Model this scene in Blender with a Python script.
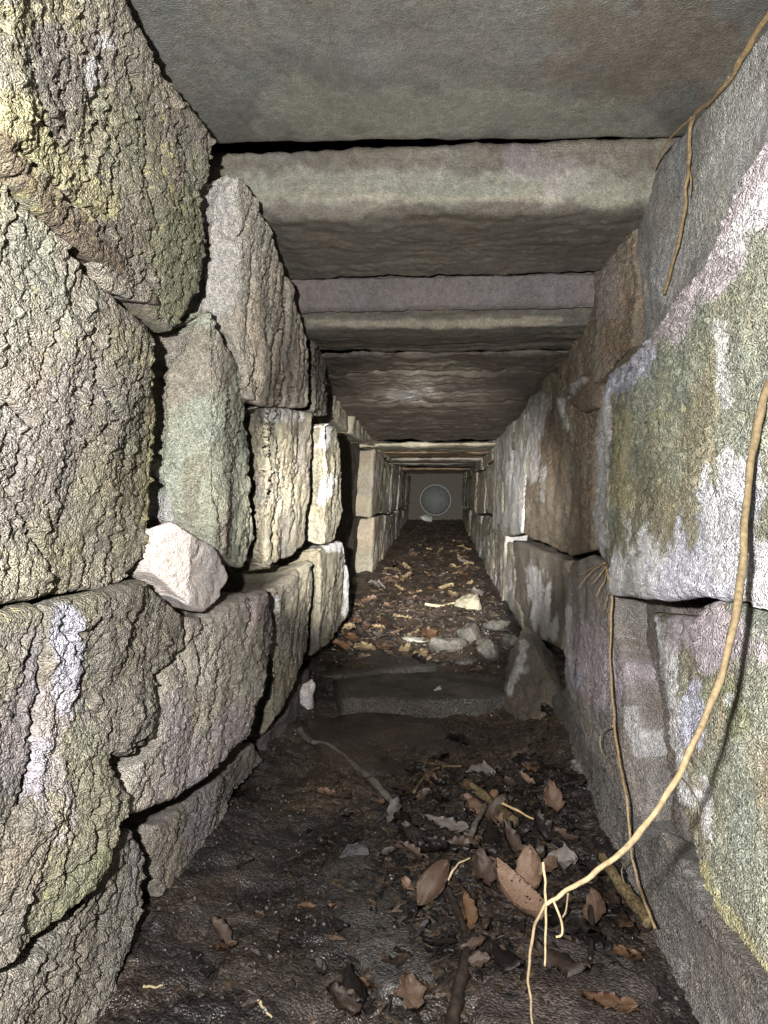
import bpy, bmesh, math, random
import numpy as np
from mathutils import Vector, Matrix

for o in list(bpy.data.objects):
    bpy.data.objects.remove(o)
SC = bpy.context.scene
COL = SC.collection
rnd = random.Random(7)

# ------------------------------------------------------------------ camera
F, CX, CY, W, H = 769.0, 384.0, 512.0, 768, 1024
CAM = np.array((0.0, 0.0, 0.52))
YAW, PITCH = math.atan(51 / F), math.atan(15 / F)
cd = bpy.data.cameras.new('camera')
cam = bpy.data.objects.new('camera', cd)
COL.objects.link(cam)
cam.location = CAM
cam.rotation_euler = (math.pi / 2 - PITCH, 0, YAW)
cd.sensor_fit = 'VERTICAL'
cd.sensor_height = 36.0
cd.lens = 36.0 * F / H
cd.clip_start = 0.01
SC.camera = cam
SC.view_settings.view_transform = 'Standard'
SC.view_settings.look = 'None'
SC.view_settings.gamma = 1
SC.view_settings.exposure = -0.2
SC.view_settings.use_curve_mapping = False

# ------------------------------------------------------------------ world: dim daylight at the open end behind
wd = bpy.data.worlds.new('world')
SC.world = wd
wd.use_nodes = True
bg = wd.node_tree.nodes['Background']
bg.inputs[0].default_value = (0.75, 0.85, 1.0, 1)
bg.inputs[1].default_value = 0.05


# ------------------------------------------------------------------ the hand torch's wide spill, and an added narrow spot for the far end
def lamp(name, loc, aim, watts, angle, blend, radius=0.006, color=(1, 1, 1)):
    d = bpy.data.lights.new(name, 'SPOT')
    d.energy = watts
    d.spot_size = math.radians(angle)
    d.spot_blend = blend
    d.shadow_soft_size = radius
    d.color = color
    o = bpy.data.objects.new(name, d)
    COL.objects.link(o)
    o.location = loc
    o.rotation_euler = (Vector(aim) - Vector(loc)).to_track_quat('-Z', 'Y').to_euler()
    return o


TORCH = (-0.06, -0.06, 0.565)
lamp('torch_spill', TORCH, (0.0, 3.0, 0.32), 97, 168, 0.8, color=(1.0, 0.99, 0.965))
lamp('added_far_spot', TORCH, (-0.04, 3.0, 0.42), 1900, 24, 1.0, color=(1.0, 0.975, 0.92))  # extra lamp added at the torch to offset falloff down the passage

# ------------------------------------------------------------------ projection helpers
RM = np.array(Matrix.Rotation(YAW, 3, 'Z') @ Matrix.Rotation(math.pi / 2 - PITCH, 3, 'X'))


def rays(px, py):
    px = np.asarray(px, float)
    py = np.asarray(py, float)
    d = np.stack([(px - CX) / F, -(py - CY) / F, -np.ones_like(px)], -1)
    return d @ RM.T


def project(P):
    q = (P - CAM) @ RM
    return CX + F * q[..., 0] / -q[..., 2], CY - F * q[..., 1] / -q[..., 2]


def at(px, py, y):
    d = rays(px, py)
    return Vector(CAM + d * (y / d[1]))


# wall planes x = a + b z + c y
WALLS = {'left': (-0.35, 0.06, 0.009, 1.0), 'right': (0.275, 0.03, 0.0, -1.0)}


def wall_x(side, y, z):
    a, b, c, s = WALLS[side]
    return a + b * z + c * y


def on_wall(side, px, py, p=0.0):
    a, b, c, s = WALLS[side]
    d = rays(px, py)
    # CAMx + t dx = a + b(CAMz + t dz) + c(CAMy + t dy) + s p
    num = a + s * np.asarray(p) + b * CAM[2] - CAM[0]
    den = d[..., 0] - b * d[..., 2] - c * d[..., 1]
    t = num / den
    t = np.where(t < 0, 60, t)
    return CAM + d * t[..., None]


# ------------------------------------------------------------------ numpy noise
_pr = np.random.RandomState(11)
PERM = np.concatenate([_pr.permutation(256)] * 3).astype(np.int32)
GR = _pr.normal(size=(256, 3))
GR /= np.linalg.norm(GR, axis=1)[:, None]


def noise(x, y, z):
    x, y, z = np.broadcast_arrays(np.asarray(x, float), np.asarray(y, float), np.asarray(z, float))
    xi, yi, zi = np.floor(x).astype(int), np.floor(y).astype(int), np.floor(z).astype(int)
    xf, yf, zf = x - xi, y - yi, z - zi
    u, v, w = (t * t * t * (t * (t * 6 - 15) + 10) for t in (xf, yf, zf))
    xi &= 255
    yi &= 255
    zi &= 255
    r = 0
    for dx in (0, 1):
        wx = u if dx else 1 - u
        a = PERM[xi + dx]
        for dy in (0, 1):
            wy = v if dy else 1 - v
            b = PERM[a + yi + dy]
            for dz in (0, 1):
                wz = w if dz else 1 - w
                g = GR[PERM[b + zi + dz]]
                r = r + wx * wy * wz * (g[..., 0] * (xf - dx) + g[..., 1] * (yf - dy) + g[..., 2] * (zf - dz))
    return r * 1.5


def fbm(x, y, z, o=4, gain=0.5):
    r, a, f = 0, 1.0, 1.0
    for k in range(o):
        r = r + a * noise(x * f + 17.3 * k, y * f - 9.1 * k, z * f + 3.7 * k)
        a *= gain
        f *= 2.03
    return r


def sstep(a, b, x):
    t = np.clip((x - a) / (b - a), 0, 1)
    return t * t * (3 - 2 * t)


def seg_dist(px, py, pts):
    """distance from (px,py) to a polyline"""
    best = np.full(np.shape(px), 1e9)
    if len(pts) == 1:
        return np.hypot(px - pts[0][0], py - pts[0][1])
    for (x0, y0), (x1, y1) in zip(pts[:-1], pts[1:]):
        dx, dy = x1 - x0, y1 - y0
        t = np.clip(((px - x0) * dx + (py - y0) * dy) / (dx * dx + dy * dy + 1e-9), 0, 1)
        best = np.minimum(best, np.hypot(px - x0 - t * dx, py - y0 - t * dy))
    return best


# ------------------------------------------------------------------ materials
def new_mat(name):
    m = bpy.data.materials.new(name)
    m.use_nodes = True
    nt = m.node_tree
    b = nt.nodes['Principled BSDF']
    return m, nt, b


def N(nt, t, **kw):
    n = nt.nodes.new(t)
    for k, v in kw.items():
        setattr(n, k, v)
    return n


def stone_material(name, grain=220, bump=0.6, rough=0.75, spec=0.35, speck=0.35, dist=0.004, wet=0.0):
    m, nt, b = new_mat(name)
    L = nt.links.new
    at_ = N(nt, 'ShaderNodeAttribute', attribute_name='Col')
    geo = N(nt, 'ShaderNodeNewGeometry')
    n1 = N(nt, 'ShaderNodeTexNoise')
    n1.inputs['Scale'].default_value = grain
    n1.inputs['Detail'].default_value = 6
    n1.inputs['Roughness'].default_value = 0.7
    L(geo.outputs['Position'], n1.inputs['Vector'])
    n2 = N(nt, 'ShaderNodeTexNoise')
    n2.inputs['Scale'].default_value = grain * 0.22
    n2.inputs['Detail'].default_value = 8
    n2.inputs['Roughness'].default_value = 0.65
    L(geo.outputs['Position'], n2.inputs['Vector'])
    mr = N(nt, 'ShaderNodeMapRange')
    mr.inputs['From Min'].default_value = 0.3
    mr.inputs['From Max'].default_value = 0.7
    mr.inputs['To Min'].default_value = 1 - speck
    mr.inputs['To Max'].default_value = 1 + speck
    L(n1.outputs['Fac'], mr.inputs['Value'])
    mr2 = N(nt, 'ShaderNodeMapRange')
    mr2.inputs['From Min'].default_value = 0.3
    mr2.inputs['From Max'].default_value = 0.7
    mr2.inputs['To Min'].default_value = 0.75
    mr2.inputs['To Max'].default_value = 1.25
    L(n2.outputs['Fac'], mr2.inputs['Value'])
    mul = N(nt, 'ShaderNodeMath', operation='MULTIPLY')
    L(mr.outputs[0], mul.inputs[0])
    L(mr2.outputs[0], mul.inputs[1])
    vo = N(nt, 'ShaderNodeTexVoronoi')
    vo.inputs['Scale'].default_value = grain * 1.3
    L(geo.outputs['Position'], vo.inputs['Vector'])
    sx = N(nt, 'ShaderNodeSeparateColor')
    L(vo.outputs['Color'], sx.inputs[0])
    mr4 = N(nt, 'ShaderNodeMapRange')
    mr4.inputs['To Min'].default_value = 1 - speck * 1.1
    mr4.inputs['To Max'].default_value = 1 + speck * 1.1
    L(sx.outputs[0], mr4.inputs['Value'])
    mul2 = N(nt, 'ShaderNodeMath', operation='MULTIPLY')
    L(mul.outputs[0], mul2.inputs[0])
    L(mr4.outputs[0], mul2.inputs[1])
    vm = N(nt, 'ShaderNodeVectorMath', operation='SCALE')
    L(at_.outputs['Color'], vm.inputs[0])
    L(mul2.outputs[0], vm.inputs['Scale'])
    L(vm.outputs[0], b.inputs['Base Color'])
    grn = N(nt, 'ShaderNodeMath', operation='MULTIPLY_ADD')
    L(vo.outputs['Distance'], grn.inputs[0])
    grn.inputs[1].default_value = -1.1
    half = N(nt, 'ShaderNodeMath', operation='MULTIPLY')
    L(n1.outputs['Fac'], half.inputs[0])
    half.inputs[1].default_value = 0.5
    add = N(nt, 'ShaderNodeMath', operation='MULTIPLY_ADD')
    L(n2.outputs['Fac'], add.inputs[0])
    add.inputs[1].default_value = 1.6
    L(half.outputs[0], grn.inputs[2])
    L(grn.outputs[0], add.inputs[2])
    bp = N(nt, 'ShaderNodeBump')
    bp.inputs['Strength'].default_value = bump
    bp.inputs['Distance'].default_value = dist
    L(add.outputs[0], bp.inputs['Height'])
    L(bp.outputs[0], b.inputs['Normal'])
    if wet > 0:
        n3 = N(nt, 'ShaderNodeTexNoise')
        n3.inputs['Scale'].default_value = 9
        n3.inputs['Detail'].default_value = 5
        L(geo.outputs['Position'], n3.inputs['Vector'])
        mr3 = N(nt, 'ShaderNodeMapRange')
        mr3.inputs['From Min'].default_value = 0.42
        mr3.inputs['From Max'].default_value = 0.62
        mr3.inputs['To Min'].default_value = rough
        mr3.inputs['To Max'].default_value = max(0.12, rough - wet)
        L(n3.outputs['Fac'], mr3.inputs['Value'])
        L(mr3.outputs[0], b.inputs['Roughness'])
    else:
        b.inputs['Roughness'].default_value = rough
    b.inputs['Specular IOR Level'].default_value = spec
    return m


M_STONE = stone_material('rough_sandstone', 480, 0.8, 0.8, 0.25, 0.32, 0.005)
M_STONER = stone_material('weathered_sandstone', 430, 0.7, 0.8, 0.25, 0.28, 0.005)
M_SMOOTH = stone_material('smooth_sandstone', 460, 0.5, 0.7, 0.3, 0.2, 0.004)
M_SLAB = stone_material('roof_slab_stone', 420, 0.4, 0.62, 0.35, 0.2, 0.003, wet=0.25)
M_MUD = stone_material('wet_mud', 260, 0.6, 0.6, 0.5, 0.5, 0.0035, wet=0.42)
M_LITTER = stone_material('leaf_litter', 300, 0.3, 0.45, 0.45, 0.4, 0.002)
M_ROCK = stone_material('loose_rock', 260, 0.5, 0.6, 0.4, 0.3, 0.003)
M_EARTH = stone_material('dark_earth', 120, 0.9, 0.9, 0.2, 0.4, 0.006)


def plain(name, col, rough=0.6, spec=0.35, scale=90, vary=0.4, bump=0.3):
    m, nt, b = new_mat(name)
    L = nt.links.new
    tc = N(nt, 'ShaderNodeTexCoord')
    oi = N(nt, 'ShaderNodeObjectInfo')
    n1 = N(nt, 'ShaderNodeTexNoise')
    n1.inputs['Scale'].default_value = scale
    n1.inputs['Detail'].default_value = 5
    L(tc.outputs['Object'], n1.inputs['Vector'])
    mr = N(nt, 'ShaderNodeMapRange')
    mr.inputs['From Min'].default_value = 0.3
    mr.inputs['From Max'].default_value = 0.7
    mr.inputs['To Min'].default_value = 1 - vary
    mr.inputs['To Max'].default_value = 1 + vary
    L(n1.outputs['Fac'], mr.inputs['Value'])
    mr2 = N(nt, 'ShaderNodeMapRange')
    mr2.inputs['To Min'].default_value = 0.55
    mr2.inputs['To Max'].default_value = 1.45
    L(oi.outputs['Random'], mr2.inputs['Value'])
    mul = N(nt, 'ShaderNodeMath', operation='MULTIPLY')
    L(mr.outputs[0], mul.inputs[0])
    L(mr2.outputs[0], mul.inputs[1])
    vm = N(nt, 'ShaderNodeVectorMath', operation='SCALE')
    vm.inputs[0].default_value = col
    L(mul.outputs[0], vm.inputs['Scale'])
    L(vm.outputs[0], b.inputs['Base Color'])
    bp = N(nt, 'ShaderNodeBump')
    bp.inputs['Strength'].default_value = bump
    bp.inputs['Distance'].default_value = 0.003
    L(n1.outputs['Fac'], bp.inputs['Height'])
    L(bp.outputs[0], b.inputs['Normal'])
    b.inputs['Roughness'].default_value = rough
    b.inputs['Specular IOR Level'].default_value = spec
    return m


M_ROOT = plain('pale_root_bark', (0.40, 0.29, 0.15), 0.6, 0.3, 160, 0.3)
M_ROOTN = plain('tan_root_bark', (0.13, 0.097, 0.055), 0.7, 0.2, 260, 0.3)
M_ROOTB = plain('brown_root_bark', (0.27, 0.19, 0.10), 0.7, 0.2, 260, 0.35)
M_ROOTW = plain('cream_rootlet', (0.40, 0.32, 0.20), 0.6, 0.3, 160, 0.25)
M_TWIG = plain('wet_dark_twig', (0.035, 0.025, 0.02), 0.4, 0.5, 120, 0.5)
M_TWIGG = plain('grey_twig', (0.11, 0.095, 0.08), 0.5, 0.4, 120, 0.5)
M_STICK = plain('broken_stick_wood', (0.115, 0.085, 0.045), 0.6, 0.3, 220, 0.6, 0.8)
M_LEAF = [plain('leaf_umber', (0.06, 0.04, 0.030), 0.45, 0.45, 60, 0.45),
          plain('leaf_tan', (0.14, 0.088, 0.060), 0.5, 0.4, 60, 0.45),
          plain('leaf_black', (0.016, 0.012, 0.011), 0.35, 0.5, 60, 0.4),
          plain('leaf_rust', (0.10, 0.055, 0.030), 0.5, 0.4, 60, 0.45)]
M_LEAFGOLD = plain('leaf_gold', (0.20, 0.15, 0.088), 0.5, 0.35, 60, 0.5)
M_LEAFGREY = plain('leaf_grey', (0.13, 0.11, 0.10), 0.45, 0.4, 60, 0.45)
M_WHITE = plain('white_limestone', (0.55, 0.52, 0.47), 0.7, 0.3, 120, 0.25)
M_PIPE = plain('grey_concrete_pipe', (0.17, 0.175, 0.17), 0.7, 0.3, 40, 0.2)


# ------------------------------------------------------------------ object helpers
def link(name, me, mat=None, parent=None):
    o = bpy.data.objects.new(name, me)
    COL.objects.link(o)
    if mat and not me.materials:
        me.materials.append(mat)
    if parent:
        o.parent = parent
    return o


def mesh_np(name, V, faces, col=None, smooth=True):
    me = bpy.data.meshes.new(name)
    me.from_pydata(V.tolist() if hasattr(V, 'tolist') else V, [], faces)
    if smooth:
        me.polygons.foreach_set('use_smooth', np.ones(len(me.polygons), bool))
    if col is not None:
        ca = me.color_attributes.new('Col', 'FLOAT_COLOR', 'POINT')
        c = np.ones((len(V), 4), np.float32)
        c[:, :3] = col
        ca.data.foreach_set('color', c.ravel())
    me.update()
    return me


def empty(name, loc=(0, 0, 0)):
    o = bpy.data.objects.new(name, None)
    COL.objects.link(o)
    o.location = loc
    return o


def tag(o, label=None, cat=None, group=None, kind=None):
    for k, v in (('label', label), ('category', cat), ('group', group), ('kind', kind)):
        if v:
            o[k] = v
    return o


# ------------------------------------------------------------------ colours (linear)
C_GREY = np.array((0.23, 0.205, 0.17))
C_OLIVE = np.array((0.26, 0.24, 0.175))
C_GREEN = np.array((0.31, 0.315, 0.25))
C_YEL = np.array((0.47, 0.42, 0.22))
C_BUFF = np.array((0.35, 0.315, 0.235))
C_PURP = np.array((0.21, 0.182, 0.175))
C_MAUVE = np.array((0.50, 0.43, 0.46))
C_WHITE = np.array((0.72, 0.70, 0.70))
C_BLUE = np.array((0.55, 0.55, 0.66))
C_BROWN = np.array((0.16, 0.11, 0.07))
C_DARK = np.array((0.10, 0.085, 0.07))
C_MOSS = np.array((0.19, 0.21, 0.10))
PAL = dict(pale=np.array((0.58, 0.55, 0.52)), white=C_WHITE, yellow=C_YEL, moss=C_MOSS, mauve=C_MAUVE, blue=C_BLUE, brown=C_BROWN, dark=C_DARK,
           buff=C_BUFF, grey=C_GREY, green=C_GREEN, purple=C_PURP)


def colourise(P, px, py, col, seed, lichen=0.0, vary=0.25, stains=(), streak=0.0, second=None):
    x, y, z = P[:, 0], P[:, 1], P[:, 2]
    c = np.tile(np.asarray(col, float), (len(P), 1))
    n = fbm(x * 9 + seed, y * 9, z * 9, 5)
    if second is not None:
        k = sstep(-0.15, 0.25, fbm(x * 7 - seed, y * 7, z * 7, 4))[:, None]
        c = c * (1 - k) + np.asarray(second) * k
    c *= (1 + vary * n)[:, None]
    hue = fbm(x * 14 + 40, y * 14 + seed, z * 14, 3)
    c *= 1 + 0.06 * hue[:, None] * np.array((1, 0.1, -1.0))
    if lichen > 0:
        l1 = noise(x * 120, y * 120 + seed, z * 120) + 0.6 * noise(x * 260, y * 260, z * 260)
        l2 = fbm(x * 10, y * 10 - seed, z * 10, 3)
        k = (sstep(0.35, 0.65, l1 + 0.5 * l2 - 0.35 + 0.55 * lichen) * 0.75)[:, None]
        c = c * (1 - k) + C_YEL * k
    if streak > 0:
        k = (sstep(0.05, 0.4, fbm(x * 26, y * 26 + seed, z * 2.2, 4)) * streak)[:, None]
        c = c * (1 - k) + C_WHITE * 0.8 * k
    for st in stains:
        kind, pts, wid, strength = st[:4]
        d = seg_dist(px, py, pts) / wid
        nn = fbm(x * 22 + seed, y * 22, z * 14, 5)
        soft = st[4] if len(st) > 4 else 0.22
        k = (sstep(1 + soft, 1 - soft, d + 0.75 * nn) * strength)[:, None]
        c = c * (1 - k) + PAL[kind] * (1 + 0.15 * n[:, None]) * k
    return np.clip(c, 0.004, 0.9)


# ------------------------------------------------------------------ stones in a wall
def resample(poly, n):
    p = np.array(poly + poly[:1], float)
    seg = np.hypot(*np.diff(p, axis=0).T)
    s = np.concatenate([[0], np.cumsum(seg)])
    u = np.linspace(0, s[-1], n, endpoint=False)
    return np.stack([np.interp(u, s, p[:, 0]), np.interp(u, s, p[:, 1])], -1), s[-1]


def stone(side, poly, p=0.02, ptop=0.0, thick=0.13, edge=0.012, step=1.9, seed=None, center=None, jag=1.6,
          lump=0.008, fine=1.0, strata=(80, 0.006, 30), flake=0.006, pits=0.6, cracks=(), col=C_GREY, mat=None,
          parent=None, label=None, name='stone', shear=0.0, **ck):
    """one wall stone: the outline in photograph pixels, laid on the wall plane standing p metres proud"""
    seed = seed if seed is not None else rnd.random() * 50
    ring, per = resample(poly, max(48, int(sum(math.dist(a, b) for a, b in zip(poly, poly[1:] + poly[:1])) / step)))
    A = len(ring)
    if center is None:
        x, y = ring[:, 0], ring[:, 1]
        x1, y1 = np.roll(x, -1), np.roll(y, -1)
        cr = x * y1 - x1 * y
        a = cr.sum() / 2
        center = (((x + x1) * cr).sum() / (6 * a), ((y + y1) * cr).sum() / (6 * a))
    c = np.array(center)
    # jagged outline
    if jag > 0:
        q = ring - c
        rr = np.hypot(q[:, 0], q[:, 1])
        nz = fbm(ring[:, 0] / 26 + seed, ring[:, 1] / 26, 0 * rr, 4)
        ring = c + q * (1 + jag * nz / np.maximum(rr, 8) * 1.6)[:, None]
    q = ring - c
    rad = np.hypot(q[:, 0], q[:, 1])
    Rn = max(10, int(np.percentile(rad, 75) / step))
    # rings closer together near the edge
    u = np.linspace(0, 1, Rn + 1)[1:]
    r = 1 - (1 - u) ** 1.25
    PX = (c[0] + q[None, :, 0] * r[:, None]).ravel()
    PY = (c[1] + q[None, :, 1] * r[:, None]).ravel()
    PX = np.concatenate([[c[0]], PX])
    PY = np.concatenate([[c[1]], PY])
    EDG = np.concatenate([[rad.mean()], ((1 - r)[:, None] * rad[None]).ravel()])
    pts = sorted(p) if isinstance(p, (list, tuple)) else [(0, p), (1, p)]
    kx, kp = [a for a, _ in pts], [b for _, b in pts]
    y0, y1 = min(b for _, b in poly), max(b for _, b in poly)

    def pos(px, py):
        pp = np.interp(px, kx, kp) + ptop * (1 - (py - y0) / (y1 - y0))
        return on_wall(side, px, py, pp)
    P = pos(PX, PY)
    du = pos(PX + 0.7, PY) - pos(PX - 0.7, PY)
    dv = pos(PX, PY + 0.7) - pos(PX, PY - 0.7)
    n = np.cross(du, dv)
    n /= np.linalg.norm(n, axis=1)[:, None] + 1e-12
    tocam = CAM - P
    n *= np.sign((n * tocam).sum(1))[:, None]
    # blend the normals across corners
    dist = np.linalg.norm(tocam, axis=1)
    mpp = dist / F                                     # metres per pixel here
    e = np.minimum(EDG * mpp * 1.3 / edge, 1)
    h = -edge * 0.9 * (1 - np.sqrt(np.clip(1 - (1 - e) ** 2, 0, 1)))
    X, Y, Z = P[:, 0], P[:, 1], P[:, 2]
    sx = seed * 3.1
    h = h + lump * fbm(X * 7 + sx, Y * 7, Z * 7, 3) * 0.9
    ang, samp, sf = strata[:3]
    full = strata[3] if len(strata) > 3 else 0.0
    ca, sa = math.cos(math.radians(ang)), math.sin(math.radians(ang))
    wv = 0.018 * fbm(X * 9, Y * 9 + sx, Z * 9, 3)
    S = Y * ca + Z * sa
    T = -Y * sa + Z * ca + wv
    if samp > 0:
        n1 = noise(S * sf * 0.16 + sx, T * sf, X * sf * 0.5) + 0.45 * noise(S * sf * 0.4, T * sf * 2.3 + sx, X * sf)
        h = h - samp * np.exp(-(n1 / 0.075) ** 2) * np.maximum(full, 0.08 + 0.92 * sstep(-0.05, 0.35, noise(X * 9, Y * 9, Z * 9 + sx) + 0.4 * noise(X * 30, Y * 30, Z * 30 + sx)))
        h = h + samp * 0.22 * n1
    if flake > 0:
        n2 = fbm(S * 9 + sx, T * 16, X * 9, 4) * 5
        fr = n2 - np.floor(n2)
        st = np.floor(n2) + sstep(0.0, 0.22, fr)
        h = h + flake * 0.22 * st
    if fine > 0:
        h = h + fine * (0.0014 * fbm(X * 60, Y * 60 + sx, Z * 60, 3, 0.6) + 0.0022 * fbm(X * 190, Y * 190 + sx, Z * 190, 2, 0.6))
    if pits > 0:
        pn = noise(X * 75, Y * 75, Z * 75 + sx) + 0.5 * noise(X * 150, Y * 150 + sx, Z * 150)
        h = h - pits * 0.005 * sstep(0.25, 0.7, pn) + pits * 0.004 * sstep(0.3, 0.8, -pn)
    for ck_ in cracks:
        pl, wpx, dep = ck_
        wob = 5.5 * fbm(X * 38 + 7, Y * 38, Z * 38 + sx, 4, 0.6)
        d = np.abs(seg_dist(PX + wob, PY + wob * 0.6, pl))
        vary = 0.35 + 1.0 * sstep(-0.45, 0.35, noise(X * 26, Y * 26, Z * 26 + 5))
        h = h - dep * np.exp(-(d / (wpx * vary)) ** 2)
    Pd = P + n * h[:, None]
    col_ = colourise(P, PX, PY, col, seed, **ck)
    # sides and back
    s = WALLS[side][3]
    last = Pd[-A:]
    lcol = col_[-A:]
    cen = Pd.mean(0)
    Vs, Cs = [Pd], [col_]
    K = max(4, int(thick / 0.016))
    for k in range(1, K + 1):
        t = thick * k / K
        V = last.copy()
        jn = 0.006 * fbm(last[:, 0] * 20 + sx, last[:, 1] * 20, last[:, 2] * 20 + 30 * t, 3)
        dirv = V - cen
        dirv[:, 0] = 0
        dirv /= np.linalg.norm(dirv, axis=1)[:, None] + 1e-9
        V[:, 0] -= s * t
        V += dirv * (jn - 0.10 * t - 0.004 * min(k, 2))[:, None]
        Vs.append(V)
        Cs.append(lcol * 0.9)
    bc = Vs[-1].mean(0)[None]
    Vs.append(bc)
    Cs.append(lcol[:1])
    V = np.concatenate(Vs)
    C = np.concatenate(Cs)
    NR = Rn + K
    idx = np.arange(A)
    nx = (idx + 1) % A
    fc = [(0, 1 + int(i), 1 + int(j)) for i, j in zip(idx, nx)]
    for k in range(NR - 1):
        o0, o1 = 1 + k * A, 1 + (k + 1) * A
        fc += list(zip((o0 + idx).tolist(), (o1 + idx).tolist(), (o1 + nx).tolist(), (o0 + nx).tolist()))
    o0 = 1 + (NR - 1) * A
    b = len(V) - 1
    fc += [(o0 + int(i), b, o0 + int(j)) for i, j in zip(idx, nx)]
    # orientation: front must face the passage
    a3 = np.cross(V[1] - V[0], V[2] - V[0])
    if a3[0] * s < 0:
        fc = [f[::-1] for f in fc]
    me = mesh_np(name, V, fc, C)
    o = link(name, me, mat or M_STONE, parent)
    if label:
        o['label'] = label
    return o


# ------------------------------------------------------------------ the setting: walls
def backing(side, name, depth=0.10):
    a, b, c, s = WALLS[side]
    ys = np.concatenate([np.linspace(0.12, 2.5, 120), np.linspace(2.5, 8.6, 120)[1:]])
    zs = np.linspace(-0.12, 1.30, 72)
    YY, ZZ = np.meshgrid(ys, zs, indexing='ij')
    y, z = YY.ravel(), ZZ.ravel()
    x = a + b * z + c * y - s * depth + 0.02 * fbm(y * 8, z * 8, 0 * y + s, 4)
    V = np.stack([x, y, z], -1)
    nz = len(zs)
    V2 = V.copy()
    V2[:, 0] -= s * 0.12
    n = len(V)
    fc = []
    for i in range(len(ys) - 1):
        for j in range(nz - 1):
            q = (i * nz + j, (i + 1) * nz + j, (i + 1) * nz + j + 1, i * nz + j + 1)
            fc.append(q if s < 0 else q[::-1])
    # thickness: an outer skin joined by rim quads
    i0, i1 = 0, (len(ys) - 1) * nz
    VV = np.concatenate([V, np.array([V2[0], V2[nz - 1], V2[i1], V2[i1 + nz - 1]])])
    fc += [(n, n + 1, n + 3, n + 2)]
    colr = np.tile(np.array((0.06, 0.05, 0.04)), (len(VV), 1))
    o = link(name, mesh_np(name, VV, fc, colr), M_EARTH)
    tag(o, kind='structure')
    return o


WL = backing('left', 'wall_left')
WR = backing('right', 'wall_right')

# ---- left wall, by hand
S = dict(side='left', parent=WL)
# top-left overhanging block
stone(poly=[(120, -10), (150, 42), (183, 92), (212, 134), (213, 160), (206, 200), (207, 258), (195, 298), (178, 334), (160, 316),
            (130, 287), (98, 262), (60, 225), (38, 204), (0, 160), (-60, 120), (-90, 0), (-60, -110), (60, -110)], center=(95, 120),
      p=[(-90, 0.03), (0, 0.035), (120, 0.012), (215, 0.02)], ptop=-0.01, thick=0.16, edge=0.014, seed=1.3, col=C_OLIVE * 1.2, second=C_GREY * 1.1, lichen=0.42, vary=0.35,
      strata=(100, 0.005, 18), flake=0.004, lump=0.009, pits=1.3,
      cracks=[([(130, 60), (150, 140), (155, 200), (165, 240)], 2.5, 0.012), ([(20, 150), (70, 200), (110, 215)], 2, 0.008),
              ([(185, 130), (178, 200), (180, 260)], 2, 0.008)],
      stains=[('white', [(92, 70), (100, 85)], 10, 0.8), ('white', [(108, 42)], 9, 0.6), ('purple', [(20, 30), (90, 60), (140, 30)], 45, 0.4),
              ('yellow', [(10, 110), (50, 160), (105, 205)], 18, 0.5), ('yellow', [(0, 20), (60, 10)], 16, 0.3),
              ('moss', [(185, 215), (180, 300)], 22, 0.45), ('brown', [(0, 150), (60, 212), (110, 262)], 13, 0.6)], **S)
# lip under the overhang
stone(poly=[(100, 262), (128, 276), (160, 297), (163, 306), (140, 302), (112, 290)], p=0.02, thick=0.1, edge=0.006, seed=3, col=C_GREY * 1.5, lump=0.004,
      label='small pale mauve stone wedged under the overhanging block', jag=0.8, **S)
# large block left
stone(poly=[(-70, 130), (0, 172), (36, 208), (62, 236), (95, 276), (136, 312), (152, 340), (150, 372), (156, 420), (155, 470), (149, 545), (135, 572), (112, 590), (60, 597),
            (-10, 608), (-80, 600)], center=(55, 410),
      p=[(-80, 0.015), (60, 0.02), (135, 0.015), (156, 0.0)], thick=0.15, edge=0.012, seed=5.5, col=C_GREY * 1.15, second=C_OLIVE * 1.05, lichen=0.2, strata=(70, 0.006, 20), pits=1.1,
      flake=0.004, lump=0.008,
      cracks=[([(30, 270), (45, 310)], 2, 0.01), ([(95, 360), (110, 420), (85, 450)], 2, 0.009), ([(0, 390), (30, 420), (20, 480)], 2, 0.008), ([(20, 500), (40, 540), (60, 590)], 2.5, 0.01)],
      stains=[('purple', [(20, 500), (100, 400)], 45, 0.4), ('green', [(60, 300), (20, 240)], 40, 0.4), ('yellow', [(150, 360), (152, 420), (146, 545)], 6, 0.6), ('buff', [(0, 575), (60, 580), (110, 570)], 16, 0.55)], **S)
# tall fluted fin, right of the overhang: end face then fluted face
stone(poly=[(226, 174), (244, 180), (260, 206), (276, 246), (294, 290), (303, 326), (309, 366), (309, 408), (292, 409), (262, 405), (248, 398), (243, 368), (230, 336), (213, 330),
            (200, 316), (207, 262), (213, 205)], center=(254, 300),
      p=[(200, -0.015), (238, 0.03), (262, 0.045), (309, 0.05)], thick=0.12, edge=0.008, seed=8.1, col=C_GREY * 2.1, strata=(86, 0.014, 26, 0.8), flake=0.004, pits=0.5, lump=0.006,
      stains=[('pale', [(226, 185), (222, 240), (216, 310)], 15, 0.9)], **S)
# green-grey upright block
stone(poly=[(183, 346), (202, 310), (214, 312), (224, 332), (240, 368), (249, 402), (251, 452), (248, 500), (254, 540), (243, 568), (216, 552), (190, 537), (164, 522), (162, 470), (166, 420), (165, 372)],
      p=[(162, -0.03), (212, 0.03), (225, 0.036), (254, 0.02)], thick=0.12, edge=0.008, seed=9.7, col=C_GREEN * 1.6, second=C_GREY * 1.8, strata=(75, 0.006, 40), flake=0.0035, pits=0.7, lump=0.005,
      cracks=[([(208, 330), (212, 420), (214, 480), (222, 540)], 2.2, 0.006)],
      stains=[('buff', [(194, 465), (192, 512)], 8, 0.6), ('buff', [(200, 340), (185, 365)], 10, 0.5), ('white', [(163, 505), (166, 522)], 7, 0.7)], **S)
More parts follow.
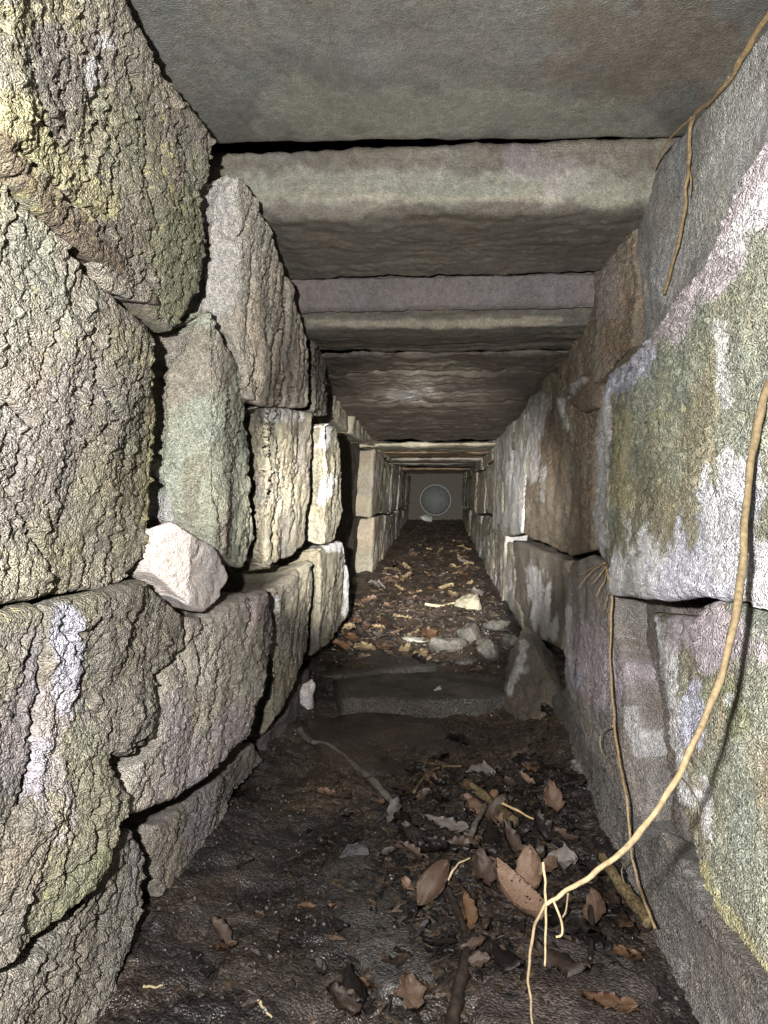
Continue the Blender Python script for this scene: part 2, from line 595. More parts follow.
# buff fluted block
stone(poly=[(252, 404), (276, 406), (312, 412), (314, 440), (311, 490), (308, 542), (293, 556), (262, 568), (247, 572), (246, 556), (253, 540), (250, 500), (253, 450)],
      p=[(246, -0.02), (266, 0.035), (312, 0.045)], thick=0.11, edge=0.010, seed=12.4, col=C_BUFF, second=C_GREY * 1.2, strata=(86, 0.008, 34, 0.5), flake=0.004, pits=0.4, lump=0.006,
      cracks=[([(257, 415), (262, 480), (252, 560)], 2.5, 0.01), ([(275, 420), (282, 470), (272, 540)], 2, 0.007)], stains=[('white', [(270, 414), (300, 416)], 7, 0.6)], **S)
# narrow buff stone with the wide shadow
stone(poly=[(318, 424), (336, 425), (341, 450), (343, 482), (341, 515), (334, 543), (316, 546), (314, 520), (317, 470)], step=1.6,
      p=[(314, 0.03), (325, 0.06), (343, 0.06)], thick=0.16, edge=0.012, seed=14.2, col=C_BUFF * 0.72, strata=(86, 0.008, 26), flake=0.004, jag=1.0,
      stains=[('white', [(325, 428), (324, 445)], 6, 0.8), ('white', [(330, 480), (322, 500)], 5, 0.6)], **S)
# fluted narrow stone at top
stone(poly=[(304, 328), (314, 330), (322, 346), (327, 380), (329, 416), (318, 418), (309, 408), (308, 366)], step=1.6, p=[(304, 0.0), (312, 0.035), (329, 0.03)], thick=0.12,
      edge=0.008, seed=15.9, col=C_GREY, strata=(88, 0.010, 40, 0.9), jag=0.8, **S)
# white-edged stone below it
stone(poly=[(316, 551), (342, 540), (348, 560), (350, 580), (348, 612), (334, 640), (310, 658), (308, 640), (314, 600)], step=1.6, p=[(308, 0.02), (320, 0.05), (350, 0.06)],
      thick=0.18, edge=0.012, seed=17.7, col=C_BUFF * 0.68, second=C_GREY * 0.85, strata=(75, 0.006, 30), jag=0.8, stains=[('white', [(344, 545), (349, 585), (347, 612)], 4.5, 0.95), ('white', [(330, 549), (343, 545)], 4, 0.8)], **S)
# chip of broken white stone
stone(poly=[(152, 545), (160, 528), (172, 522), (205, 541), (221, 556), (228, 576), (218, 600), (206, 613), (192, 606), (172, 590), (152, 574)], p=[(150, 0.02), (190, 0.05), (228, 0.045)], thick=0.05, edge=0.005,
      seed=19.3, col=np.array((0.66, 0.59, 0.55)), strata=(40, 0.003, 20), flake=0.002, pits=0.3, fine=0.5, lump=0.006, jag=1.0, mat=M_SMOOTH, label='broken white stone wedged in the joint', **S)
# lower big stones
stone(poly=[(-80, 620), (0, 613), (40, 603), (46, 640), (40, 700), (28, 792), (8, 848), (-60, 870), (-100, 760)], p=[(-80, 0.015), (46, 0.022)], thick=0.13, edge=0.016, seed=21,
      col=C_OLIVE * 0.85, second=C_PURP, lichen=0.1, strata=(75, 0.007, 26), flake=0.007, cracks=[([(0, 690), (20, 720)], 2, 0.008)], **S)
stone(poly=[(50, 606), (100, 592), (150, 580), (170, 600), (186, 620), (186, 645), (160, 668), (155, 735), (140, 752), (112, 764), (126, 800), (110, 845), (96, 888), (62, 918), (24, 958), (-50, 990), (-70, 880), (6, 856),
            (34, 794), (46, 700)], center=(85, 745), p=[(-50, 0.015), (60, 0.03), (150, 0.035), (186, 0.035)], thick=0.14, edge=0.014, seed=23.5, col=C_GREY * 1.0, second=C_OLIVE * 0.95, lichen=0.08, strata=(62, 0.006, 22), flake=0.009, pits=1.0, lump=0.011,
      cracks=[([(160, 668), (155, 735), (112, 764)], 3, 0.02), ([(62, 620), (84, 660), (88, 690)], 2, 0.008), ([(96, 800), (88, 850), (60, 880)], 2.5, 0.012)],
      stains=[('blue', [(70, 620), (68, 700)], 14, 0.6), ('blue', [(45, 750), (35, 780)], 10, 0.4), ('mauve', [(60, 700), (45, 770), (60, 820)], 18, 0.4), ('moss', [(90, 870), (40, 930)], 20, 0.35), ('yellow', [(50, 800), (52, 822)], 8, 0.3)], **S)
stone(poly=[(190, 618), (214, 617), (240, 602), (272, 588), (276, 620), (272, 660), (262, 700), (252, 735), (224, 766), (192, 792), (150, 812), (118, 822), (114, 812), (132, 768), (158, 742), (164, 672), (190, 650)],
      p=[(114, 0.024), (190, 0.036), (262, 0.06), (276, 0.05)], thick=0.15, edge=0.018, seed=25.5, col=C_GREY * 1.9, second=C_PURP * 1.9, strata=(66, 0.009, 24), flake=0.003, pits=0.8, lump=0.006,
      cracks=[([(228, 640), (215, 690), (210, 740)], 2, 0.01), ([(205, 640), (198, 720)], 1.8, 0.008)], **S)
stone(poly=[(276, 588), (292, 575), (312, 560), (315, 600), (309, 650), (296, 680), (280, 712), (264, 735), (256, 738), (266, 700), (274, 660), (279, 620)], p=[(256, 0.0), (275, 0.035), (315, 0.05)], thick=0.14, edge=0.014,
      seed=27.1, col=C_GREY * 1.25, second=C_BUFF, strata=(72, 0.010, 30), flake=0.004, stains=[('white', [(272, 592), (272, 640), (264, 672)], 5, 0.85)], jag=1.0, **S)
# base course
stone(poly=[(152, 826), (196, 796), (228, 770), (256, 742), (264, 760), (236, 790), (216, 832), (172, 888), (156, 900), (150, 850)], p=[(150, 0.0), (264, 0.02)], thick=0.12, edge=0.010, seed=29.1, col=C_PURP * 1.3, second=C_GREY * 1.2,
      strata=(55, 0.007, 34, 0.6), flake=0.003, **S)
stone(poly=[(258, 740), (282, 716), (300, 684), (312, 668), (308, 700), (292, 725), (266, 762)], p=[(258, 0.0), (312, 0.02)], thick=0.12, edge=0.008, seed=31.1, col=C_PURP * 0.9, strata=(60, 0.006, 30), jag=0.8, **S)
stone(poly=[(112, 832), (138, 830), (150, 852), (148, 900), (118, 980), (96, 1040), (60, 1120), (-90, 1120), (-90, 1000), (20, 966), (64, 926), (100, 890)], p=[(-60, 0.005), (150, 0.024)], thick=0.13, edge=0.012, seed=33.1,
      col=C_GREY * 1.1, second=C_PURP * 1.2, strata=(55, 0.009, 30, 0.6), flake=0.004, pits=1.2, cracks=[([(60, 960), (40, 1020)], 2, 0.01)], **S)

# ---- right wall, by hand
S = dict(side='right', parent=WR, mat=M_STONER)
# smooth grey block at top
stone(poly=[(800, -20), (768, 22), (720, 84), (655, 160), (636, 210), (633, 260), (640, 300), (640, 352), (700, 290), (780, 200), (860, 60)], center=(700, 190), p=[(633, -0.01), (660, 0.0), (800, 0.01)], thick=0.12, edge=0.02, seed=41,
      col=np.array((0.30, 0.29, 0.28)), second=np.array((0.33, 0.32, 0.30)), strata=(90, 0.0, 20), flake=0.002, pits=0.2, fine=0.6, lump=0.006, jag=1.0, 
      stains=[('white', [(660, 290), (700, 200), (768, 90)], 16, 0.25), ('green', [(740, 100), (690, 220)], 22, 0.3)], **S)
# big green block
stone(poly=[(830, 60), (768, 132), (738, 176), (700, 262), (652, 322), (622, 362), (602, 376), (594, 450), (591, 540), (604, 560), (612, 594), (660, 600), (720, 598), (770, 612), (860, 620), (880, 300)], center=(720, 400), jag=2.6,
      p=[(591, 0.0), (606, 0.03), (640, 0.045), (800, 0.05)], thick=0.15, edge=0.014, seed=43, col=C_GREEN * 0.9, second=C_OLIVE * 1.05, lichen=0.15, strata=(100, 0.003, 30), flake=0.003, pits=0.9, lump=0.008,
      cracks=[([(700, 262), (668, 312), (625, 370)], 2.5, 0.006)],
      stains=[('white', [(630, 592), (700, 585), (770, 580)], 44, 0.95), ('blue', [(740, 500), (690, 580)], 34, 0.6), ('white', [(735, 470), (715, 560)], 20, 0.6), ('white', [(600, 385), (598, 460), (602, 540)], 8, 0.85),
              ('mauve', [(768, 150), (720, 250), (660, 320)], 24, 0.8), ('white', [(768, 190), (735, 240)], 12, 0.6), ('blue', [(612, 385), (640, 360)], 14, 0.7), ('white', [(725, 330), (730, 400)], 7, 0.6),
              ('moss', [(690, 330), (660, 470)], 30, 0.15), ('yellow', [(625, 420), (618, 500)], 10, 0.4), ('mauve', [(715, 80), (690, 160)], 8, 0.1)], **S)
# brown block
stone(poly=[(634, 214), (610, 246), (588, 276), (562, 312), (545, 336), (534, 372), (526, 402), (529, 450), (524, 500), (522, 534), (548, 546), (572, 557), (590, 550), (594, 470), (600, 382), (632, 345), (640, 300), (633, 250)], center=(572, 420),
      p=[(522, 0.006), (600, 0.01), (640, -0.002)], thick=0.12, edge=0.010, seed=45, col=np.array((0.25, 0.195, 0.14)), second=np.array((0.28, 0.24, 0.18)), strata=(80, 0.003, 26), flake=0.0035, pits=0.9, lump=0.010, jag=1.2,
      cracks=[([(556, 378), (575, 400), (596, 396)], 3, 0.010), ([(548, 546), (575, 470)], 1.5, 0.004), ([(588, 290), (560, 350), (552, 420)], 1.5, 0.004)],
      stains=[('white', [(562, 402), (566, 424)], 5, 0.8), ('white', [(590, 385), (575, 395)], 5, 0.6), ('white', [(540, 400), (533, 440), (530, 470)], 9, 0.6), ('white', [(546, 470), (545, 500)], 3, 0.5), ('white', [(540, 345), (530, 390)], 4, 0.5),
              ('mauve', [(600, 260), (615, 310)], 14, 0.25)], **S)
# brown block's projecting lump
stone(poly=[(566, 384), (580, 374), (600, 384), (598, 408), (580, 412), (566, 404)], p=0.025, thick=0.08, edge=0.012, seed=46, col=np.array((0.26, 0.20, 0.15)), strata=(10, 0.004, 40), jag=1.0, stains=[('white', [(572, 388), (582, 380)], 4, 0.6)], **S)
# lower pair left of it
stone(poly=[(512, 540), (540, 549), (566, 560), (568, 600), (562, 650), (545, 642), (528, 636), (515, 600)], p=[(512, -0.012), (530, -0.004), (568, -0.012)], thick=0.1, edge=0.012, seed=47, col=np.array((0.24, 0.21, 0.17)), strata=(80, 0.002, 20), flake=0.002, pits=0.3,
      stains=[('white', [(535, 575), (542, 615), (548, 630)], 10, 0.85, 0.12)], **S)
# mauve block
stone(poly=[(572, 562), (590, 556), (606, 566), (612, 598), (618, 640), (640, 720), (652, 800), (642, 850), (600, 770), (562, 702), (565, 640), (568, 600)], p=[(562, 0.0), (580, 0.02), (625, 0.012), (652, -0.01)], thick=0.1, edge=0.012, seed=49,
      col=np.array((0.32, 0.285, 0.26)), strata=(85, 0.003, 24), flake=0.003, pits=0.4, stains=[('mauve', [(590, 640), (606, 690)], 22, 0.9), ('white', [(566, 610), (568, 650), (572, 695)], 6, 0.8), ('white', [(628, 710), (638, 750)], 6, 0.6), ('blue', [(574, 680)], 8, 0.7)], **S)
# recessed dark stone
stone(poly=[(600, 586), (640, 596), (672, 598), (672, 690), (684, 860), (660, 840), (640, 740), (618, 660)], p=-0.035, thick=0.07, edge=0.01, seed=51, col=np.array((0.22, 0.19, 0.17)), strata=(85, 0.004, 24), flake=0.003, jag=1.0,
      stains=[('blue', [(622, 680), (636, 735), (652, 800)], 4.5, 0.6)], **S)
# big lower right block
stone(poly=[(656, 612), (690, 618), (700, 604), (722, 600), (760, 612), (860, 640), (880, 900), (830, 1040), (768, 982), (724, 930), (692, 872), (672, 790), (662, 700)], center=(752, 790), p=[(656, 0.0), (672, 0.025), (700, 0.035), (860, 0.045)], thick=0.14,
      edge=0.012, seed=53, col=C_GREEN * 0.92, second=C_BUFF * 0.85, lichen=0.05, strata=(95, 0.003, 26), flake=0.003, pits=0.7, lump=0.008, cracks=[([(682, 640), (692, 740), (700, 800)], 2, 0.006)],
      stains=[('white', [(664, 630), (674, 720), (688, 800)], 12, 0.85), ('mauve', [(700, 630), (745, 640)], 28, 0.9), ('blue', [(695, 690), (690, 740)], 10, 0.8), ('white', [(700, 780), (704, 830)], 7, 0.7), ('moss', [(730, 690), (745, 720)], 14, 0.5),
              ('yellow', [(700, 870), (735, 930), (768, 980)], 7, 0.6), ('white', [(730, 700)], 7, 0.6)], **S)
# base below it
stone(poly=[(560, 690), (575, 712), (606, 770), (640, 842), (662, 830), (690, 872), (724, 932), (768, 985), (840, 1060), (800, 1160), (720, 1120), (690, 1010), (650, 930), (606, 840), (566, 750), (548, 700)], center=(652, 880),
      p=[(548, 0.02), (700, 0.012), (800, 0.01)], thick=0.13, edge=0.006, seed=55, col=np.array((0.25, 0.23, 0.215)), second=np.array((0.20, 0.18, 0.165)), strata=(40, 0.002, 26), flake=0.002, pits=0.7, lump=0.006, jag=0.8, **S)


# ---- courses further in
def far_courses(side, starts, y1, p0, rows, seedv, base, streak, skip=()):
    r = random.Random(seedv)
    s = WALLS[side][3]
    for ri, (zl, zh) in enumerate(rows):
        y = starts[ri]
        while y < y1:
            ln = r.uniform(0.26, 0.55) * (1 + 0.12 * y)
            ye = min(y + ln, y1 + 0.1)
            p = p0 + r.uniform(-0.008, 0.010)
            g = 0.003
            def lo(yy): return zl + (floor_z(yy) - 0.10 if ri == 0 else 0) if ri == 0 else zl + 0.012 * math.sin(yy * 3.1 + ri)
            def hi(yy): return zh + 0.012 * math.sin(yy * 3.1 + ri + 1)
            pts3 = []
            for k in range(5):
                t = k / 4
                yy = y + g + (ye - y - 2 * g) * t
                pts3.append((yy, lo(yy) + g))
            for k in range(5):
                t = 1 - k / 4
                yy = y + g + (ye - y - 2 * g) * t
                pts3.append((yy, hi(yy) - g))
            P3 = np.array([(wall_x(side, yy, zz) + s * p, yy, zz) for yy, zz in pts3])
            px, py = project(P3)
            poly = list(zip(px.tolist(), py.tolist()))
            k = r.uniform(0.75, 1.2)
            c = base * k * np.array((1 + r.uniform(-.05, .08), 1, 1 - r.uniform(-.05, .12)))
            ex = max(px) - min(px)
            stone(side, poly, p=p, thick=0.1, edge=0.008, step=1.6 if ex > 14 else 2.2, seed=r.uniform(0, 60), col=c, second=C_BUFF * 1.0 * k, strata=(88, 0.012, 16, 0.7), flake=0.004, pits=0.4, jag=0.4,
                  streak=streak * r.uniform(0.4, 1.2), parent=WL if side == 'left' else WR)
            y = ye


def floor_z(y):
    return float(np.interp(y, [0, 1.80, 1.93, 3.2, 8.2], [0.0, 0.0, 0.03, 0.09, 0.275]))


far_courses('left', (3.9, 3.75, 2.35), 8.25, -0.02, [(0, 0.41), (0.415, 0.75), (0.755, 0.95)], 5, C_GREY * 1.5, 0.45)
far_courses('right', (3.2, 3.3, 2.6), 8.25, 0.0, [(0, 0.41), (0.415, 0.70), (0.705, 0.95)], 9, C_BUFF * 1.1, 0.8)
# white streaked pair just beyond the brown block
S = dict(side='right', parent=WR)
stone(poly=[(544, 342), (520, 372), (500, 412), (494, 440), (494, 500), (492, 533), (508, 536), (521, 533), (523, 500), (528, 450), (525, 402), (534, 372)], center=(512, 460), step=1.7, p=[(492, 0.0), (544, 0.0)], thick=0.1, edge=0.008, seed=61,
      col=C_BUFF * 0.9, strata=(88, 0.003, 26), flake=0.003, pits=0.3, jag=0.8, stains=[('white', [(515, 410), (512, 470), (516, 525)], 12, 0.7), ('white', [(498, 440), (497, 525)], 5, 0.5), ('brown', [(505, 430), (503, 500)], 4, 0.4)], **S)
stone(poly=[(482, 540), (508, 541), (514, 560), (517, 600), (524, 634), (510, 610), (494, 580), (484, 560)], step=1.6, p=[(482, -0.01), (524, -0.012)], thick=0.1, edge=0.008, seed=62, col=C_BUFF * 1.0, strata=(88, 0.003, 26), flake=0.002, pits=0.3, jag=0.6,
      streak=0.5, stains=[('white', [(498, 550), (506, 600)], 10, 0.6)], **S)

# ------------------------------------------------------------------ ceiling
CE = empty('ceiling')
CE['kind'] = 'structure'


def slab(profile, skew=0.0, col=C_GREY, seed=0.0, rough=0.003, lump=0.006, nx=150, seg=0.008, x0=-0.46, x1=0.46, strata=0.0, mat=None, stains=(), ragged=0.004, edge_band=None):
    """roof slab: profile = (y, z) points from the top of the near face, under the belly, to the top of the far face"""
    pr = [np.array(profile[0], float)]
    for a, b in zip(profile[:-1], profile[1:]):
        a, b = np.array(a, float), np.array(b, float)
        n = max(2, int(np.linalg.norm(b - a) / seg))
        for k in range(1, n + 1):
            pr.append(a + (b - a) * k / n)
    pr = np.array(pr)
    # soften the arrises a little
    for _ in range(1):
        pr[1:-1] = 0.25 * pr[:-2] + 0.5 * pr[1:-1] + 0.25 * pr[2:]
    xs = np.linspace(x0, x1, nx)
    m = len(pr)
    X = np.repeat(xs, m)
    Yv = np.tile(pr[:, 0], nx) + skew * X
    Zv = np.tile(pr[:, 1], nx)
    tg = np.gradient(pr, axis=0)
    nrm = np.stack([tg[:, 1], -tg[:, 0]], -1)
    nrm /= np.linalg.norm(nrm, axis=1)[:, None] + 1e-9     # outwards (downwards under the belly, towards the viewer on the face)
    NX = np.tile(nrm, (nx, 1))
    h = lump * fbm(X * 5 + seed, Yv * 5, Zv * 5, 3) + rough * fbm(X * 40, Yv * 40 + seed, Zv * 40, 4, 0.6)
    h = h + ragged * fbm(X * 14 + seed, Yv * 3, Zv * 3 + 3, 4)
    if strata > 0:
        w = 0.010 * fbm(X * 4, Yv * 6 + seed, Zv * 6, 3)
        t = (Zv + w + 0.25 * Yv) * 60
        nn = noise(X * 1.5, t, 0 * X + seed) + 0.5 * noise(X * 4, t * 2.4, 0 * X + seed)
        h = h + strata * nn - strata * 1.2 * np.exp(-(nn / 0.12) ** 2)
    P = np.stack([X, Yv + NX[:, 0] * h, Zv + NX[:, 1] * h], -1)
    px, py = project(np.where(P[:, 1:2] < 0.2, P + (0, 0.5, 0), P))
    c = colourise(P, px, py, col, seed, vary=0.22, stains=stains)
    fc = []
    for i in range(nx - 1):
        b0, b1 = i * m, (i + 1) * m
        fc += [(b0 + j, b0 + j + 1, b1 + j + 1, b1 + j) for j in range(m - 1)]
        fc.append((b0 + m - 1, b0, b1, b1 + m - 1))
    fc.append(tuple(range(m))[::-1])
    fc.append(tuple(range((nx - 1) * m, nx * m)))
    me = mesh_np('slab', P, fc, c)
    return link('slab', me, mat or M_SLAB, CE)


C_S1 = np.array((0.160, 0.156, 0.140))
slab([(0.10, 1.14), (0.10, 1.045), (1.095, 1.019), (1.10, 1.14)], skew=0.03, col=C_S1, seed=2.0, rough=0.0006, lump=0.003, ragged=0.003, seg=0.010, mat=M_SLAB,
     stains=[('dark', [(250, 5)], 4, 0.6), ('dark', [(640, 5)], 5, 0.7), ('dark', [(498, 12)], 3, 0.6), ('dark', [(392, 32)], 3, 0.6), ('brown', [(600, 60), (690, 40)], 50, 0.35), ('green', [(280, 110), (500, 110), (640, 130)], 24, 0.4)])
slab([(1.43, 1.016), (1.15, 1.031), (1.130, 1.031), (1.124, 0.95), (1.142, 0.934), (1.42, 0.924), (1.43, 0.99)], skew=-0.01, col=C_GREY * 0.68, seed=5.0, rough=0.002, lump=0.004, strata=0.0012, seg=0.005, nx=230,
     stains=[('green', [(240, 190), (400, 185), (640, 190)], 16, 0.5), ('buff', [(240, 196), (630, 200)], 3, 0.4), ('mauve', [(520, 160), (560, 180)], 22, 0.2)])
slab([(1.475, 0.936), (1.444, 0.931), (1.462, 0.880), (1.475, 0.872), (1.478, 0.93)], col=C_PURP * 0.75, seed=7.0, rough=0.002, lump=0.002, seg=0.004, nx=200)
slab([(1.49, 1.05), (1.483, 0.874), (1.490, 0.846), (1.53, 0.838), (1.70, 0.842), (1.71, 1.05)], col=C_GREY * 0.5, seed=8.5, rough=0.002, lump=0.005, seg=0.004, nx=200, strata=0.004,
     stains=[('buff', [(310, 322), (450, 325), (560, 320)], 4, 0.5)])
slab([(1.96, 0.853), (1.715, 0.843), (1.73, 0.832), (1.94, 0.834), (1.955, 0.842), (1.96, 0.85)], col=C_DARK * 1.5, seed=11, rough=0.003, lump=0.007, seg=0.006, nx=180, strata=0.0025, ragged=0.008,
     stains=[('buff', [(400, 372), (460, 368), (520, 372)], 5, 0.35)])
slab([(1.975, 1.05), (1.965, 0.842), (1.985, 0.830), (2.46, 0.822), (2.50, 0.832), (2.51, 1.05)], col=C_DARK * 1.5, seed=13, rough=0.003, lump=0.007, seg=0.007, nx=160, strata=0.0022, ragged=0.008,
     stains=[('white', [(395, 398), (425, 390)], 8, 0.35), ('grey', [(385, 388), (425, 384)], 10, 0.6)])
slab([(2.515, 1.05), (2.50, 0.830), (2.53, 0.816), (3.3, 0.802), (3.74, 0.797), (3.76, 1.05)], col=np.array((0.095, 0.078, 0.064)), seed=15, rough=0.003, lump=0.006, seg=0.010, nx=130, strata=0.002, ragged=0.006)
yy, zz = 3.80, 0.768
rc = random.Random(3)
for i in range(7):
    ln = rc.uniform(0.5, 0.75)
    dz = rc.uniform(-0.045, 0.03) if i else 0.0
    zb = min(0.79, max(0.755, zz + dz))
    slab([(yy + ln, zb + 0.06), (yy, zb + 0.018), (yy + 0.01, zb), (yy + ln - 0.02, zb + 0.004), (yy + ln, zb + 0.05)], skew=rc.uniform(-.03, .03), col=(C_BUFF * 0.75, C_BROWN * 1.3, C_GREY, C_GREY * 0.8)[i % 4], seed=20 + i * 3.3, lump=0.006, seg=0.016, nx=80, strata=0.003)
    yy += ln + 0.012

# earth lying on the slabs, so the joints are dark
bm = bmesh.new()
bmesh.ops.create_cube(bm, size=1, matrix=Matrix.Translation((0, 4.4, 1.28)) @ Matrix.Diagonal((1.3, 8.7, 0.10, 1)))
me = bpy.data.meshes.new('earth_fill')
bm.to_mesh(me)
bm.free()
ca = me.color_attributes.new('Col', 'FLOAT_COLOR', 'POINT')
ca.data.foreach_set('color', [0.03, 0.025, 0.02, 1] * len(me.vertices))
link('earth_fill', me, M_EARTH, CE)

# ------------------------------------------------------------------ far end: wall with the mouth of a pipe
YE = 8.22
pc = at(435.5, 500, YE)
bm = bmesh.new()
seg = 64
R_ = 0.165
rim = [bm.verts.new((pc.x + R_ * math.cos(2 * math.pi * k / seg), YE, pc.z + R_ * math.sin(2 * math.pi * k / seg))) for k in range(seg)]
hs = 0.9
def sq(k):
    a = 2 * math.pi * k / seg
    m = max(abs(math.cos(a)), abs(math.sin(a)))
    return (pc.x + hs * math.cos(a) / m, YE + 0.02 * math.sin(k * 1.7), pc.z + hs * math.sin(a) / m)
out = [bm.verts.new(sq(k)) for k in range(seg)]
for k in range(seg):
    bm.faces.new((rim[k], rim[(k + 1) % seg], out[(k + 1) % seg], out[k]))
bk = bmesh.ops.extrude_face_region(bm, geom=bm.faces[:])
bmesh.ops.translate(bm, verts=[v for v in bk['geom'] if isinstance(v, bmesh.types.BMVert)], vec=(0, 0.15, 0))
bmesh.ops.recalc_face_normals(bm, faces=bm.faces)
me = bpy.data.meshes.new('wall_far')
bm.to_mesh(me)
bm.free()
ca = me.color_attributes.new('Col', 'FLOAT_COLOR', 'POINT')
ca.data.foreach_set('color', [0.13, 0.12, 0.10, 1] * len(me.vertices))
WF = tag(link('wall_far', me, M_STONE), kind='structure')


def lathe(name, prof, cx, cz, mat, parent=None, seg=64):
    V, fc = [], []
    for (r, y) in prof:
        for k in range(seg):
            a = 2 * math.pi * k / seg
            V.append((cx + r * math.cos(a), y, cz + r * math.sin(a)))
    for i in range(len(prof) - 1):
        for k in range(seg):
            k2 = (k + 1) % seg
            fc.append((i * seg + k, i * seg + k2, (i + 1) * seg + k2, (i + 1) * seg + k))
    me = mesh_np(name, np.array(V), fc)
    bm = bmesh.new()
    bm.from_mesh(me)
    bmesh.ops.recalc_face_normals(bm, faces=bm.faces)
    bm.to_mesh(me)
    bm.free()
    return link(name, me, mat, parent)


pipe = empty('drain_pipe', (0, 0, 0))
tag(pipe, 'round grey pipe mouth closing the far end of the passage', 'pipe')
lathe('pipe_collar', [(0.152, YE - 0.05), (0.168, YE - 0.05), (0.172, YE - 0.03), (0.152, YE - 0.03), (0.152, YE - 0.05)], pc.x, pc.z, M_PIPE, pipe)
lathe('pipe_bore', [(0.150, YE - 0.028), (0.150, YE + 0.3), (0.158, YE + 0.3), (0.158, YE - 0.028)], pc.x, pc.z, M_PIPE, pipe)
lathe('end_cap', [(0.001, YE + 0.10), (0.148, YE + 0.10), (0.148, YE + 0.13), (0.001, YE + 0.13)], pc.x, pc.z, M_PIPE, pipe)


# ------------------------------------------------------------------ floor
def floor_h(x, y):
    x = np.asarray(x, float)
    y = np.asarray(y, float)
    z = np.interp(y, [0, 1.80, 1.93, 3.2, 8.2], [0.0, 0.0, 0.03, 0.09, 0.275])
    z = z + 0.016 * fbm(x * 6, y * 6, 0 * x + 1.5, 3)
    pile = np.exp(-((x - 0.09) / 0.17) ** 2 - ((y - 1.12) / 0.28) ** 2)
    z = z + pile * (0.022 + 0.016 * fbm(x * 22, y * 22, 0 * x + 4, 3))
    # silt banked against both walls
    z = z + 0.08 * np.exp(-((x - 0.31) / 0.09) ** 2) * sstep(1.15, 1.6, y) * sstep(2.5, 1.9, y) + 0.02 * np.exp(-((x + 0.34) / 0.06) ** 2)
    return z


ys = np.concatenate([np.linspace(0.15, 2.2, 420), np.linspace(2.2, 8.4, 330)[1:]])
xs = np.linspace(-0.47, 0.40, 230)
YY, XX = np.meshgrid(ys, xs, indexing='ij')
x, y = XX.ravel(), YY.ravel()
z = floor_h(x, y)
near = sstep(2.4, 1.6, y)
z = z + 0.006 * fbm(x * 30, y * 30, 0 * x, 4, 0.6) + 0.004 * np.abs(noise(x * 70, y * 70, 0 * x)) * (0.5 + near)
V = np.stack([x, y, z], -1)
px, py = project(V)
c = colourise(V, px, py, np.array((0.050, 0.038, 0.031)), 3.0, vary=0.7, second=np.array((0.030, 0.025, 0.024)),
              stains=[('brown', [(330, 770), (440, 730), (540, 720)], 50, 0.25), ('brown', [(420, 580), (440, 640)], 60, 0.3)])
nx = len(xs)
fc = []
for i in range(len(ys) - 1):
    o0, o1 = i * nx, (i + 1) * nx
    fc += [(o0 + j, o0 + j + 1, o1 + j + 1, o1 + j) for j in range(nx - 1)]
FL = tag(link('floor', mesh_np('floor', V, fc, c), M_MUD), kind='structure')


def on_floor(px, py, lift=0.0):
    d = rays(px, py)
    t = (0.0 - CAM[2]) / d[2]
    for _ in range(12):
        q = CAM + d * t
        t = (float(floor_h(q[0], q[1])) + lift - CAM[2]) / d[2]
    return Vector(CAM + d * t)


# ------------------------------------------------------------------ rocks
def rock_mesh(name, pts, seed, col, sub=3, rough=0.003, stains=(), loc=(0, 0, 0), sm=0.16):
    bm = bmesh.new()
    for p in pts:
        bm.verts.new(p)
    r = bmesh.ops.convex_hull(bm, input=bm.verts[:])
    bmesh.ops.delete(bm, geom=[g for g in bm.verts if not g.link_faces], context='VERTS')
    bmesh.ops.triangulate(bm, faces=bm.faces[:])
    for _ in range(sub):
        bmesh.ops.subdivide_edges(bm, edges=bm.edges[:], cuts=1, use_grid_fill=True)
        bmesh.ops.smooth_vert(bm, verts=bm.verts[:], factor=sm, use_axis_x=True, use_axis_y=True, use_axis_z=True)
        bmesh.ops.triangulate(bm, faces=bm.faces[:])
    bmesh.ops.recalc_face_normals(bm, faces=bm.faces)
    bm.normal_update()
    V = np.array([v.co[:] for v in bm.verts])
    Nn = np.array([v.normal[:] for v in bm.verts])
    G = V + np.array(loc)
    h = rough * 1.6 * fbm(V[:, 0] * 45 + seed, V[:, 1] * 45, V[:, 2] * 45, 4)
    V = V + Nn * h[:, None]
    bm.verts.index_update()
    fc = [[v.index for v in f.verts] for f in bm.faces]
    bm.free()
    px, py = project(G)
    return mesh_np(name, V, fc, colourise(G, px, py, col, seed, vary=0.3, stains=stains))


def rock(px, py, w, h, d, col, label, cat='stone', name='stone', seed=None, rz=0.0, mat=None, group=None, n=16, sink=0.25, flat=False):
    """a loose rock: base centre at a pixel, size in metres"""
    r = random.Random(seed if seed is not None else int(px * 31 + py))
    b = on_floor(px, py)
    pts = []
    for _ in range(n):
        a, e = r.uniform(0, 2 * math.pi), r.uniform(-1, 1)
        k = (abs(e) ** 4)
        ra = (1 - k) ** 0.5 * r.uniform(0.85, 1.1)
        q = Vector((ra * math.cos(a) * w * 0.62, ra * math.sin(a) * d * 0.62, (0.5 + 0.5 * e) * h * 1.25 - sink * h))
        q.rotate(Matrix.Rotation(rz, 3, 'Z'))
        pts.append(q)
    o = link(name, rock_mesh(name, pts, r.uniform(0, 40), col, loc=b, rough=min(0.004, 0.05 * w)), mat or M_ROCK)
    o.location = b
    tag(o, label, cat, group)
    return o


